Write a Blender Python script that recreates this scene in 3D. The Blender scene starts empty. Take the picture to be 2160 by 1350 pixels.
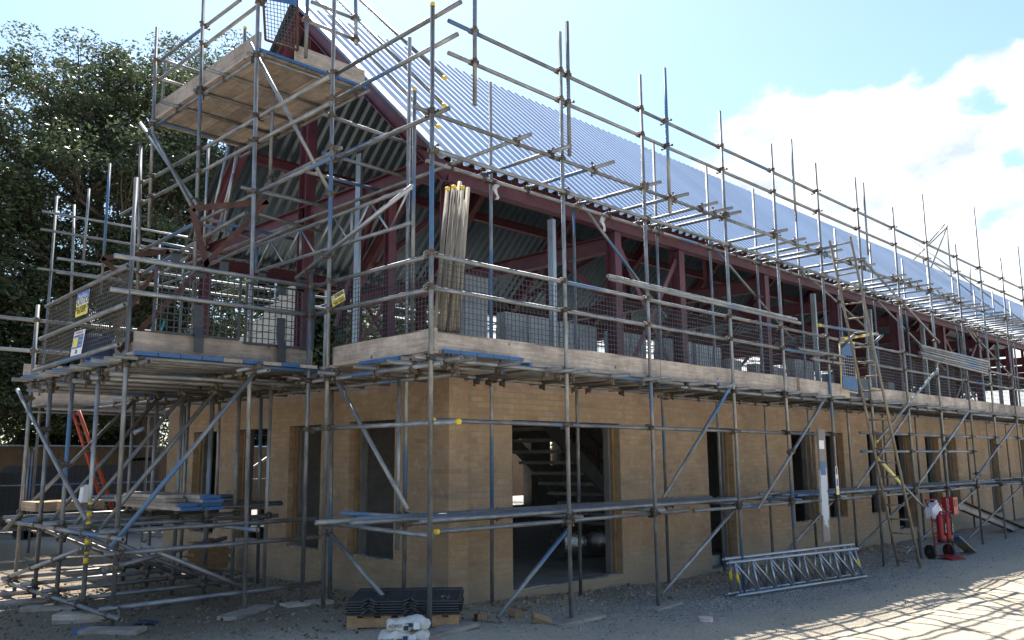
import bpy, math, random
import numpy as np
from mathutils import Vector, Matrix, Quaternion, noise
rnd = random.Random(7)
S = bpy.context.scene
COL = S.collection
R = math.radians

# ------------------------------------------------------------------ camera
CAM = Vector((-5.334, -6.451, 1.62))
FPX, PITCH, YAW, ROLL = 1790.0, R(9.2), R(44.9), R(-0.42)      # focal length in pixels of the 2160 px photograph
_F = Vector((math.cos(YAW)*math.cos(PITCH), math.sin(YAW)*math.cos(PITCH), math.sin(PITCH)))
_R0 = Vector((math.sin(YAW), -math.cos(YAW), 0)); _U0 = _R0.cross(_F)
_Rt = _R0*math.cos(ROLL) + _U0*math.sin(ROLL); _Up = -_R0*math.sin(ROLL) + _U0*math.cos(ROLL)
cd = bpy.data.cameras.new('camera'); cam = bpy.data.objects.new('camera', cd); COL.objects.link(cam)
cd.sensor_width = 36; cd.lens = FPX/2160*36; cd.clip_end = 3000; cd.clip_start = .05
M = Matrix((_Rt, _Up, -_F)).transposed().to_4x4(); M.translation = CAM
cam.matrix_world = M
S.camera = cam

def at(px, py, ax, val):
    """World point where the sight line through a photo pixel meets the real plane ax = val (survey of the photograph)."""
    d = _F*FPX + _Rt*(px-1080) - _Up*(py-675)
    i = 'xyz'.index(ax)
    return CAM + d*((val-CAM[i])/d[i])

# ------------------------------------------------------------------ light
SUN_EL = R(55.5); SUN_AZ = math.atan2(.57, .82)                 # azimuth clockwise from +Y
sd = Vector((math.sin(SUN_AZ)*math.cos(SUN_EL), math.cos(SUN_AZ)*math.cos(SUN_EL), math.sin(SUN_EL)))
sl = bpy.data.lights.new('sun', 'SUN'); sun = bpy.data.objects.new('sun', sl); COL.objects.link(sun)
sl.energy = 4.4; sl.angle = R(.5); sl.color = (1, .95, .87)
sun.rotation_euler = sd.to_track_quat('Z', 'Y').to_euler(); sun.location = (20, 30, 40)
S.view_settings.view_transform = 'Standard'; S.view_settings.look = 'None'
S.view_settings.gamma = 1; S.view_settings.use_curve_mapping = False
S.view_settings.exposure = 1.64
W = bpy.data.worlds.new('World'); S.world = W; W.use_nodes = True
def N(nt, typ, **kw):
    n = nt.nodes.new(typ)
    for k, v in kw.items():
        if k == 'inp':
            for a, b in v.items(): n.inputs[a].default_value = b
        else: setattr(n, k, v)
    return n
def world():
    nt = W.node_tree; L = nt.links.new
    bg = nt.nodes['Background']; bg.inputs[1].default_value = .078
    sky = N(nt, 'ShaderNodeTexSky', sky_type='NISHITA', sun_disc=False, sun_elevation=SUN_EL, sun_rotation=SUN_AZ,
            air_density=1.0, dust_density=.75, ozone_density=1.6)
    tc = N(nt, 'ShaderNodeTexCoord')
    sep = N(nt, 'ShaderNodeSeparateXYZ'); L(tc.outputs['Generated'], sep.inputs[0])
    mp = N(nt, 'ShaderNodeMapping'); L(tc.outputs['Generated'], mp.inputs[0]); mp.inputs['Scale'].default_value = (1, 1, 1.9)
    n1 = N(nt, 'ShaderNodeTexNoise', inp={'Scale': 6.4, 'Detail': 10, 'Roughness': .56, 'Distortion': .2}); L(mp.outputs[0], n1.inputs[0])
    # a bank of cumulus low in the east and small broken cloud elsewhere
    c = (_F*FPX + _Rt*850 + _Up*260).normalized()
    dot = N(nt, 'ShaderNodeVectorMath', operation='DOT_PRODUCT'); L(tc.outputs['Generated'], dot.inputs[0]); dot.inputs[1].default_value = c
    m1 = N(nt, 'ShaderNodeMapRange', interpolation_type='SMOOTHSTEP', inp={1: .945, 2: .990, 3: -.03, 4: .21}); L(dot.outputs['Value'], m1.inputs[0])
    m2 = N(nt, 'ShaderNodeMapRange', interpolation_type='SMOOTHSTEP', inp={1: .40, 2: .10, 3: 0, 4: .15}); L(sep.outputs[2], m2.inputs[0])
    a = N(nt, 'ShaderNodeMath', operation='ADD'); L(n1.outputs[0], a.inputs[0]); L(m1.outputs[0], a.inputs[1])
    b = N(nt, 'ShaderNodeMath', operation='ADD'); L(a.outputs[0], b.inputs[0]); L(m2.outputs[0], b.inputs[1])
    m3 = N(nt, 'ShaderNodeMapRange', interpolation_type='SMOOTHSTEP', inp={1: .355, 2: .43, 3: 0, 4: -.2}); L(sep.outputs[2], m3.inputs[0])
    b2 = N(nt, 'ShaderNodeMath', operation='ADD'); L(b.outputs[0], b2.inputs[0]); L(m3.outputs[0], b2.inputs[1])
    ms = N(nt, 'ShaderNodeMapRange', interpolation_type='SMOOTHSTEP', inp={1: .60, 2: .69, 3: 0, 4: 1}); L(b2.outputs[0], ms.inputs[0])
    mix = N(nt, 'ShaderNodeMix', data_type='RGBA'); L(ms.outputs[0], mix.inputs[0])
    tn = N(nt, 'ShaderNodeMix', data_type='RGBA', blend_type='MULTIPLY', inp={0: 1}); L(sky.outputs[0], tn.inputs[6]); tn.inputs[7].default_value = (.93, 1.0, 1.0, 1); L(tn.outputs[2], mix.inputs[6])
    n9 = N(nt, 'ShaderNodeTexNoise', inp={'Scale': 11, 'Detail': 8, 'Roughness': .6}); L(mp.outputs[0], n9.inputs[0])
    cr = N(nt, 'ShaderNodeMapRange', inp={1: .35, 2: .62, 3: 0, 4: 1}); L(n9.outputs[0], cr.inputs[0])
    cm = N(nt, 'ShaderNodeMix', data_type='RGBA'); L(cr.outputs[0], cm.inputs[0]); cm.inputs[6].default_value = (3.3, 3.75, 4.1, 1); cm.inputs[7].default_value = (5.8, 5.9, 5.9, 1); L(cm.outputs[2], mix.inputs[7])
    L(mix.outputs[2], bg.inputs[0])
world()

# ------------------------------------------------------------------ materials
def new_mat(name):
    m = bpy.data.materials.new(name); m.use_nodes = True
    return m, m.node_tree, m.node_tree.nodes['Principled BSDF']
def mat(name, col, rough=.7, metal=0.0, var=.25, scale=6, bump=0., bscale=60, stretch=(1, 1, 1), col2=None, spec=.5, jitter=.0):
    m, nt, P = new_mat(name); L = nt.links.new
    tc = N(nt, 'ShaderNodeTexCoord'); mp = N(nt, 'ShaderNodeMapping'); mp.inputs['Scale'].default_value = stretch
    oi = N(nt, 'ShaderNodeObjectInfo')
    off = N(nt, 'ShaderNodeMath', operation='MULTIPLY', inp={1: 37}); L(oi.outputs['Random'], off.inputs[0])
    cmb = N(nt, 'ShaderNodeCombineXYZ'); [L(off.outputs[0], cmb.inputs[k]) for k in range(3)]
    L(cmb.outputs[0], mp.inputs['Location']); L(tc.outputs['Object'], mp.inputs[0])
    nz = N(nt, 'ShaderNodeTexNoise', inp={'Scale': scale, 'Detail': 6, 'Roughness': .6}); L(mp.outputs[0], nz.inputs[0])
    rm = N(nt, 'ShaderNodeMapRange', inp={1: .3, 2: .7, 3: 0, 4: 1}); L(nz.outputs[0], rm.inputs[0])
    mx = N(nt, 'ShaderNodeMix', data_type='RGBA'); L(rm.outputs[0], mx.inputs[0])
    lo = tuple(c*(1-var) for c in col); hi = col2 or tuple(min(1, c*(1+var)) for c in col)
    mx.inputs[6].default_value = (*lo, 1); mx.inputs[7].default_value = (*hi, 1)
    out = mx.outputs[2]
    if jitter:
        jr = N(nt, 'ShaderNodeMapRange', inp={1: 0, 2: 1, 3: 1-jitter, 4: 1+jitter}); L(oi.outputs['Random'], jr.inputs[0])
        hs = N(nt, 'ShaderNodeHueSaturation'); L(out, hs.inputs['Color']); L(jr.outputs[0], hs.inputs['Value']); out = hs.outputs[0]
    L(out, P.inputs['Base Color'])
    P.inputs['Roughness'].default_value = rough; P.inputs['Metallic'].default_value = metal
    P.inputs['Specular IOR Level'].default_value = spec
    if bump:
        n2 = N(nt, 'ShaderNodeTexNoise', inp={'Scale': bscale, 'Detail': 4}); L(mp.outputs[0], n2.inputs[0])
        bp = N(nt, 'ShaderNodeBump', inp={'Strength': bump, 'Distance': .02}); L(n2.outputs[0], bp.inputs['Height']); L(bp.outputs[0], P.inputs['Normal'])
    return m
def tube_material(name, blue):
    m, nt, P = new_mat(name); L = nt.links.new
    tc = N(nt, 'ShaderNodeTexCoord'); oi = N(nt, 'ShaderNodeObjectInfo'); sp = N(nt, 'ShaderNodeSeparateXYZ'); L(tc.outputs['Object'], sp.inputs[0])
    o = N(nt, 'ShaderNodeMath', operation='MULTIPLY', inp={1: 91}); L(oi.outputs['Random'], o.inputs[0])
    z = N(nt, 'ShaderNodeMath', operation='ADD'); L(sp.outputs[2], z.inputs[0]); L(o.outputs[0], z.inputs[1])
    w1 = N(nt, 'ShaderNodeTexNoise', noise_dimensions='1D', inp={'Scale': .55, 'Detail': 0}); L(z.outputs[0], w1.inputs['W'])
    fine = N(nt, 'ShaderNodeTexNoise', inp={'Scale': 22, 'Detail': 5, 'Roughness': .7})
    mp = N(nt, 'ShaderNodeMapping'); mp.inputs['Scale'].default_value = (1, 1, .22); L(tc.outputs['Object'], mp.inputs[0])
    cb = N(nt, 'ShaderNodeCombineXYZ'); L(o.outputs[0], cb.inputs[2]); L(cb.outputs[0], mp.inputs['Location']); L(mp.outputs[0], fine.inputs[0])
    # galvanised tube: dull zinc, handling scuffs, cement dust
    base = N(nt, 'ShaderNodeValToRGB'); e = base.color_ramp.elements
    e[0].position = .3; e[0].color = (.115, .118, .122, 1); e[1].position = .72; e[1].color = (.38, .38, .375, 1)
    x = base.color_ramp.elements.new(.5); x.color = (.225, .235, .245, 1)
    L(fine.outputs[0], base.inputs[0])
    tint = N(nt, 'ShaderNodeHueSaturation'); jr = N(nt, 'ShaderNodeMapRange', inp={1: 0, 2: 1, 3: .68, 4: 1.18}); L(oi.outputs['Random'], jr.inputs[0])
    ru = N(nt, 'ShaderNodeTexNoise', inp={'Scale': 3.5, 'Detail': 7, 'Roughness': .7}); L(mp.outputs[0], ru.inputs[0])
    rk = N(nt, 'ShaderNodeMapRange', inp={1: .54, 2: .68, 3: 0, 4: .75}); L(ru.outputs[0], rk.inputs[0])
    rx = N(nt, 'ShaderNodeMix', data_type='RGBA'); L(rk.outputs[0], rx.inputs[0]); L(base.outputs[0], rx.inputs[6]); rx.inputs[7].default_value = (.17, .14, .11, 1)
    L(rx.outputs[2], tint.inputs['Color']); L(jr.outputs[0], tint.inputs['Value'])
    add = N(nt, 'ShaderNodeMath', operation='MULTIPLY_ADD', inp={1: .34, 2: -.06}); L(fine.outputs[0], add.inputs[0]); L(w1.outputs[0], add.inputs[2])
    mk = N(nt, 'ShaderNodeMapRange', interpolation_type='SMOOTHSTEP', inp={1: blue, 2: blue+.05, 3: 0, 4: .82}); L(add.outputs[0], mk.inputs[0])
    mx = N(nt, 'ShaderNodeMix', data_type='RGBA'); L(mk.outputs[0], mx.inputs[0]); L(tint.outputs[0], mx.inputs[6]); mx.inputs[7].default_value = (.05, .135, .27, 1)
    L(mx.outputs[2], P.inputs['Base Color'])
    mm = N(nt, 'ShaderNodeMapRange', inp={1: 0, 2: 1, 3: .45, 4: 0}); L(mk.outputs[0], mm.inputs[0]); L(mm.outputs[0], P.inputs['Metallic'])
    P.inputs['Roughness'].default_value = .46
    bp = N(nt, 'ShaderNodeBump', inp={'Strength': .25, 'Distance': .004}); L(fine.outputs[0], bp.inputs['Height']); L(bp.outputs[0], P.inputs['Normal'])
    return m
def brick_material():
    m, nt, P = new_mat('buff brickwork'); L = nt.links.new
    tc = N(nt, 'ShaderNodeTexCoord'); ge = N(nt, 'ShaderNodeNewGeometry')
    sp = N(nt, 'ShaderNodeSeparateXYZ'); L(tc.outputs['Object'], sp.inputs[0])
    sn = N(nt, 'ShaderNodeSeparateXYZ'); L(ge.outputs['True Normal'], sn.inputs[0])
    ab = N(nt, 'ShaderNodeMath', operation='ABSOLUTE'); L(sn.outputs[0], ab.inputs[0])
    gt = N(nt, 'ShaderNodeMath', operation='GREATER_THAN', inp={1: .5}); L(ab.outputs[0], gt.inputs[0])
    u = N(nt, 'ShaderNodeMix', data_type='FLOAT'); L(gt.outputs[0], u.inputs[0]); L(sp.outputs[0], u.inputs[2]); L(sp.outputs[1], u.inputs[3])
    cb = N(nt, 'ShaderNodeCombineXYZ'); L(u.outputs[0], cb.inputs[0]); L(sp.outputs[2], cb.inputs[1])
    wob = N(nt, 'ShaderNodeTexNoise', inp={'Scale': 9, 'Detail': 3}); L(cb.outputs[0], wob.inputs[0])
    wv = N(nt, 'ShaderNodeVectorMath', operation='MULTIPLY_ADD'); L(wob.outputs['Color'], wv.inputs[0]); wv.inputs[1].default_value = (.008, .008, 0); L(cb.outputs[0], wv.inputs[2])
    bt = N(nt, 'ShaderNodeTexBrick', offset=.5, inp={'Scale': 1, 'Mortar Size': .009, 'Mortar Smooth': .3, 'Bias': 0, 'Brick Width': .225, 'Row Height': .075})
    bt.inputs['Color1'].default_value = (0, 0, 0, 1); bt.inputs['Color2'].default_value = (1, 1, 1, 1); bt.inputs['Mortar'].default_value = (.5, .5, .5, 1)
    L(wv.outputs[0], bt.inputs['Vector'])
    rp = N(nt, 'ShaderNodeValToRGB'); e = rp.color_ramp.elements
    e[0].position = 0; e[0].color = (.29, .185, .11, 1); e[1].position = 1; e[1].color = (.385, .275, .17, 1)
    for p, c in ((.1, (.33, .25, .185, 1)), (.66, (.33, .205, .14, 1)), (.25, (.355, .245, .145, 1)), (.55, (.36, .235, .145, 1)), (.8, (.325, .225, .135, 1))):
        x = rp.color_ramp.elements.new(p); x.color = c
    L(bt.outputs['Color'], rp.inputs[0])
    n2 = N(nt, 'ShaderNodeTexNoise', inp={'Scale': 1.1, 'Detail': 10, 'Roughness': .74}); L(tc.outputs['Object'], n2.inputs[0])
    v = N(nt, 'ShaderNodeMapRange', inp={1: .32, 2: .68, 3: .74, 4: 1.38}); L(n2.outputs[0], v.inputs[0])
    hs = N(nt, 'ShaderNodeHueSaturation'); L(rp.outputs[0], hs.inputs['Color']); L(v.outputs[0], hs.inputs['Value']); hs.inputs['Saturation'].default_value = 1.0
    mo = N(nt, 'ShaderNodeMix', data_type='RGBA'); L(bt.outputs['Fac'], mo.inputs[0]); L(hs.outputs[0], mo.inputs[6]); mo.inputs[7].default_value = (.335, .255, .17, 1)
    # lime bloom on some brick faces
    n3 = N(nt, 'ShaderNodeTexNoise', inp={'Scale': 7, 'Detail': 8, 'Roughness': .75}); L(tc.outputs['Object'], n3.inputs[0])
    bl = N(nt, 'ShaderNodeMapRange', inp={1: .54, 2: .70, 3: 0, 4: .7}); L(n3.outputs[0], bl.inputs[0])
    m2 = N(nt, 'ShaderNodeMix', data_type='RGBA'); L(bl.outputs[0], m2.inputs[0]); L(mo.outputs[2], m2.inputs[6]); m2.inputs[7].default_value = (.50, .42, .33, 1)
    # dried mud splash on the lowest courses
    n5 = N(nt, 'ShaderNodeTexNoise', inp={'Scale': 3.2, 'Detail': 8, 'Roughness': .7}); L(tc.outputs['Object'], n5.inputs[0])
    zz = N(nt, 'ShaderNodeMath', operation='MULTIPLY_ADD', inp={1: -.9}); L(n5.outputs[0], zz.inputs[0]); L(sp.outputs[2], zz.inputs[2])
    dm = N(nt, 'ShaderNodeMapRange', inp={1: -.15, 2: -.65, 3: 0, 4: .75}); L(zz.outputs[0], dm.inputs[0])
    m3 = N(nt, 'ShaderNodeMix', data_type='RGBA'); L(dm.outputs[0], m3.inputs[0]); L(m2.outputs[2], m3.inputs[6]); m3.inputs[7].default_value = (.34, .275, .20, 1)
    L(m3.outputs[2], P.inputs['Base Color']); P.inputs['Roughness'].default_value = .9
    n4 = N(nt, 'ShaderNodeTexNoise', inp={'Scale': 55, 'Detail': 5}); L(tc.outputs['Object'], n4.inputs[0])
    hh = N(nt, 'ShaderNodeMath', operation='MULTIPLY_ADD', inp={1: -.7}); L(bt.outputs['Fac'], hh.inputs[0]); L(n4.outputs[0], hh.inputs[2])
    bp = N(nt, 'ShaderNodeBump', inp={'Strength': .6, 'Distance': .012}); L(hh.outputs[0], bp.inputs['Height']); L(bp.outputs[0], P.inputs['Normal'])
    return m
def ground_material():
    m, nt, P = new_mat('stony soil'); L = nt.links.new
    ge = N(nt, 'ShaderNodeNewGeometry')
    n1 = N(nt, 'ShaderNodeTexNoise', inp={'Scale': .8, 'Detail': 8, 'Roughness': .65}); L(ge.outputs['Position'], n1.inputs[0])
    n2 = N(nt, 'ShaderNodeTexNoise', inp={'Scale': 30, 'Detail': 6, 'Roughness': .7}); L(ge.outputs['Position'], n2.inputs[0])
    vo = N(nt, 'ShaderNodeTexVoronoi', inp={'Scale': 38, 'Randomness': 1}); L(ge.outputs['Position'], vo.inputs[0])
    sp = N(nt, 'ShaderNodeSeparateXYZ'); L(ge.outputs['Position'], sp.inputs[0])
    # beaten sandy track in front, grey crushed stone along the scaffold
    tr = N(nt, 'ShaderNodeMath', operation='MULTIPLY_ADD', inp={1: 1.1}); L(n1.outputs[0], tr.inputs[0]); L(sp.outputs[1], tr.inputs[2])
    mk = N(nt, 'ShaderNodeMapRange', interpolation_type='SMOOTHSTEP', inp={1: -1.1, 2: -.1, 3: 0, 4: 1}); L(tr.outputs[0], mk.inputs[0])
    mk2 = N(nt, 'ShaderNodeMapRange', interpolation_type='SMOOTHSTEP', inp={1: .8, 2: 4.5, 3: .15, 4: 1}); L(sp.outputs[0], mk2.inputs[0])
    mm = N(nt, 'ShaderNodeMath', operation='MULTIPLY'); L(mk.outputs[0], mm.inputs[0]); L(mk2.outputs[0], mm.inputs[1])
    sand = N(nt, 'ShaderNodeMix', data_type='RGBA'); L(n1.outputs[0], sand.inputs[0]); sand.inputs[6].default_value = (.35, .295, .225, 1); sand.inputs[7].default_value = (.54, .47, .36, 1)
    grv = N(nt, 'ShaderNodeMix', data_type='RGBA'); L(vo.outputs['Color'], grv.inputs[0]); grv.inputs[6].default_value = (.235, .215, .195, 1); grv.inputs[7].default_value = (.45, .415, .36, 1)
    mx = N(nt, 'ShaderNodeMix', data_type='RGBA'); L(mm.outputs[0], mx.inputs[0]); L(sand.outputs[2], mx.inputs[6]); L(grv.outputs[2], mx.inputs[7])
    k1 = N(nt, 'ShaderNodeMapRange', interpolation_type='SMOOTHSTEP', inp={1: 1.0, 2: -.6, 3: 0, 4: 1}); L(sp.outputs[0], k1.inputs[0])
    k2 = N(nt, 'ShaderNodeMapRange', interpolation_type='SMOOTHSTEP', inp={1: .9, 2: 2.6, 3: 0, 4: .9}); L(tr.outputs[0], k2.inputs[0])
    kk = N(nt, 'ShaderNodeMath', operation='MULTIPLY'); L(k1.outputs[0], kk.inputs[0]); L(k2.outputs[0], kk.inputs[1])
    so = N(nt, 'ShaderNodeMix', data_type='RGBA'); L(kk.outputs[0], so.inputs[0]); L(mx.outputs[2], so.inputs[6]); so.inputs[7].default_value = (.20, .16, .115, 1); mx = so  # brown soil by the bay, darkened in colour to replace missing shade
    f = N(nt, 'ShaderNodeMapRange', inp={1: .3, 2: .7, 3: .72, 4: 1.2}); L(n2.outputs[0], f.inputs[0])
    hs = N(nt, 'ShaderNodeHueSaturation'); L(mx.outputs[2], hs.inputs['Color']); L(f.outputs[0], hs.inputs['Value'])
    L(hs.outputs[0], P.inputs['Base Color']); P.inputs['Roughness'].default_value = .95; P.inputs['Specular IOR Level'].default_value = .15
    ad = N(nt, 'ShaderNodeMath', operation='MULTIPLY_ADD', inp={1: -.5}); L(vo.outputs['Distance'], ad.inputs[0]); L(n2.outputs[0], ad.inputs[2])
    bp = N(nt, 'ShaderNodeBump', inp={'Strength': .8, 'Distance': .03}); L(ad.outputs[0], bp.inputs['Height']); L(bp.outputs[0], P.inputs['Normal'])
    return m
def stone_material(name, ramp):
    m, nt, P = new_mat(name); L = nt.links.new
    ge = N(nt, 'ShaderNodeNewGeometry'); rp = N(nt, 'ShaderNodeValToRGB'); e = rp.color_ramp.elements
    e[0].color = (*ramp[0], 1); e[1].color = (*ramp[-1], 1)
    for k, c in enumerate(ramp[1:-1]): x = rp.color_ramp.elements.new((k+1)/(len(ramp)-1)); x.color = (*c, 1)
    L(ge.outputs['Random Per Island'], rp.inputs[0])
    nz = N(nt, 'ShaderNodeTexNoise', inp={'Scale': 60, 'Detail': 4}); L(ge.outputs['Position'], nz.inputs[0])
    f = N(nt, 'ShaderNodeMapRange', inp={1: .3, 2: .7, 3: .75, 4: 1.2}); L(nz.outputs[0], f.inputs[0])
    hs = N(nt, 'ShaderNodeHueSaturation'); L(rp.outputs[0], hs.inputs['Color']); L(f.outputs[0], hs.inputs['Value']); L(hs.outputs[0], P.inputs['Base Color'])
    P.inputs['Roughness'].default_value = .95; P.inputs['Specular IOR Level'].default_value = .2
    return m
def board_material(name, lo, hi):
    m, nt, P = new_mat(name); L = nt.links.new
    tc = N(nt, 'ShaderNodeTexCoord'); oi = N(nt, 'ShaderNodeObjectInfo')
    off = N(nt, 'ShaderNodeMath', operation='MULTIPLY', inp={1: 53}); L(oi.outputs['Random'], off.inputs[0]); cb = N(nt, 'ShaderNodeCombineXYZ'); L(off.outputs[0], cb.inputs[0]); L(off.outputs[0], cb.inputs[1])
    va = N(nt, 'ShaderNodeVectorMath', operation='ADD'); L(tc.outputs['Object'], va.inputs[0]); L(cb.outputs[0], va.inputs[1])
    mp = N(nt, 'ShaderNodeMapping'); mp.inputs['Scale'].default_value = (.5, 9, 9); L(va.outputs[0], mp.inputs[0])
    gr = N(nt, 'ShaderNodeTexNoise', inp={'Scale': 4.5, 'Detail': 8, 'Roughness': .7, 'Distortion': .4}); L(mp.outputs[0], gr.inputs[0])
    st = N(nt, 'ShaderNodeTexNoise', inp={'Scale': 2.2, 'Detail': 8, 'Roughness': .72}); L(va.outputs[0], st.inputs[0])
    kn = N(nt, 'ShaderNodeTexVoronoi', inp={'Scale': 3.6, 'Randomness': 1}); L(va.outputs[0], kn.inputs[0])
    a = N(nt, 'ShaderNodeMapRange', inp={1: .3, 2: .7, 3: 0, 4: 1}); L(gr.outputs[0], a.inputs[0])
    mx = N(nt, 'ShaderNodeMix', data_type='RGBA'); L(a.outputs[0], mx.inputs[0]); mx.inputs[6].default_value = (*lo, 1); mx.inputs[7].default_value = (*hi, 1)
    k = N(nt, 'ShaderNodeMapRange', inp={1: .05, 2: .10, 3: .4, 4: 1}); L(kn.outputs['Distance'], k.inputs[0])
    s2 = N(nt, 'ShaderNodeMapRange', inp={1: .33, 2: .62, 3: .55, 4: 1.12}); L(st.outputs[0], s2.inputs[0])
    ob = N(nt, 'ShaderNodeMapRange', inp={1: 0, 2: 1, 3: .74, 4: 1.2}); L(oi.outputs['Random'], ob.inputs[0])
    m1 = N(nt, 'ShaderNodeMath', operation='MULTIPLY'); L(k.outputs[0], m1.inputs[0]); L(s2.outputs[0], m1.inputs[1])
    m2 = N(nt, 'ShaderNodeMath', operation='MULTIPLY'); L(m1.outputs[0], m2.inputs[0]); L(ob.outputs[0], m2.inputs[1])
    hs = N(nt, 'ShaderNodeHueSaturation'); L(mx.outputs[2], hs.inputs['Color']); L(m2.outputs[0], hs.inputs['Value']); L(hs.outputs[0], P.inputs['Base Color'])
    P.inputs['Roughness'].default_value = .88; P.inputs['Specular IOR Level'].default_value = .25
    bp = N(nt, 'ShaderNodeBump', inp={'Strength': .4, 'Distance': .008}); L(gr.outputs[0], bp.inputs['Height']); L(bp.outputs[0], P.inputs['Normal'])
    return m
def peeling_material():
    m, nt, P = new_mat('peeling pale paint on timber'); L = nt.links.new
    tc = N(nt, 'ShaderNodeTexCoord'); sp = N(nt, 'ShaderNodeSeparateXYZ'); L(tc.outputs['Object'], sp.inputs[0])
    n1 = N(nt, 'ShaderNodeTexNoise', inp={'Scale': 6, 'Detail': 9, 'Roughness': .7}); L(tc.outputs['Object'], n1.inputs[0])
    lo = N(nt, 'ShaderNodeMapRange', inp={1: .05, 2: .42, 3: -.4, 4: .2}); L(sp.outputs[0], lo.inputs[0])
    hi = N(nt, 'ShaderNodeMapRange', inp={1: 1.05, 2: 1.45, 3: .0, 4: -.5}); L(sp.outputs[0], hi.inputs[0])
    ab = N(nt, 'ShaderNodeMath', operation='ABSOLUTE'); L(sp.outputs[1], ab.inputs[0])
    ed = N(nt, 'ShaderNodeMapRange', inp={1: .07, 2: .12, 3: 0, 4: -.16}); L(ab.outputs[0], ed.inputs[0])
    o = n1.outputs[0]
    for k in (lo, hi, ed): a = N(nt, 'ShaderNodeMath', operation='ADD'); L(o, a.inputs[0]); L(k.outputs[0], a.inputs[1]); o = a.outputs[0]
    f = N(nt, 'ShaderNodeMapRange', inp={1: .50, 2: .515, 3: 0, 4: 1}); L(o, f.inputs[0])
    g = N(nt, 'ShaderNodeTexNoise', inp={'Scale': 5, 'Detail': 8}); mp = N(nt, 'ShaderNodeMapping'); mp.inputs['Scale'].default_value = (.5, 8, 8); L(tc.outputs['Object'], mp.inputs[0]); L(mp.outputs[0], g.inputs[0])
    w = N(nt, 'ShaderNodeMix', data_type='RGBA'); L(g.outputs[0], w.inputs[0]); w.inputs[6].default_value = (.13, .115, .10, 1); w.inputs[7].default_value = (.33, .30, .26, 1)
    mx = N(nt, 'ShaderNodeMix', data_type='RGBA'); L(f.outputs[0], mx.inputs[0]); L(w.outputs[2], mx.inputs[6]); mx.inputs[7].default_value = (.52, .54, .57, 1)
    L(mx.outputs[2], P.inputs['Base Color']); P.inputs['Roughness'].default_value = .75
    bp = N(nt, 'ShaderNodeBump', inp={'Strength': .6, 'Distance': .006}); L(f.outputs[0], bp.inputs['Height']); L(bp.outputs[0], P.inputs['Normal'])
    return m
def leaf_material(name, a, b):
    m, nt, P = new_mat(name); L = nt.links.new
    ge = N(nt, 'ShaderNodeNewGeometry')
    nz = N(nt, 'ShaderNodeTexWhiteNoise'); n1 = N(nt, 'ShaderNodeTexNoise', inp={'Scale': .7, 'Detail': 3}); L(ge.outputs['Position'], n1.inputs[0])
    rm = N(nt, 'ShaderNodeMapRange', inp={1: .3, 2: .7}); L(n1.outputs[0], rm.inputs[0])
    av = N(nt, 'ShaderNodeMath', operation='MULTIPLY_ADD', inp={1: .5}); L(ge.outputs['Random Per Island'], av.inputs[0])
    hf = N(nt, 'ShaderNodeMath', operation='MULTIPLY', inp={1: .5}); L(rm.outputs[0], hf.inputs[0]); L(hf.outputs[0], av.inputs[2])
    mx = N(nt, 'ShaderNodeMix', data_type='RGBA'); L(av.outputs[0], mx.inputs[0]); mx.inputs[6].default_value = (*a, 1); mx.inputs[7].default_value = (*b, 1)
    L(mx.outputs[2], P.inputs['Base Color']); P.inputs['Roughness'].default_value = .42
    tr = N(nt, 'ShaderNodeBsdfTranslucent'); L(mx.outputs[2], tr.inputs[0])
    ms = N(nt, 'ShaderNodeMixShader', inp={0: .38}); L(P.outputs[0], ms.inputs[1]); L(tr.outputs[0], ms.inputs[2])
    L(ms.outputs[0], nt.nodes['Material Output'].inputs[0])
    return m

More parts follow.
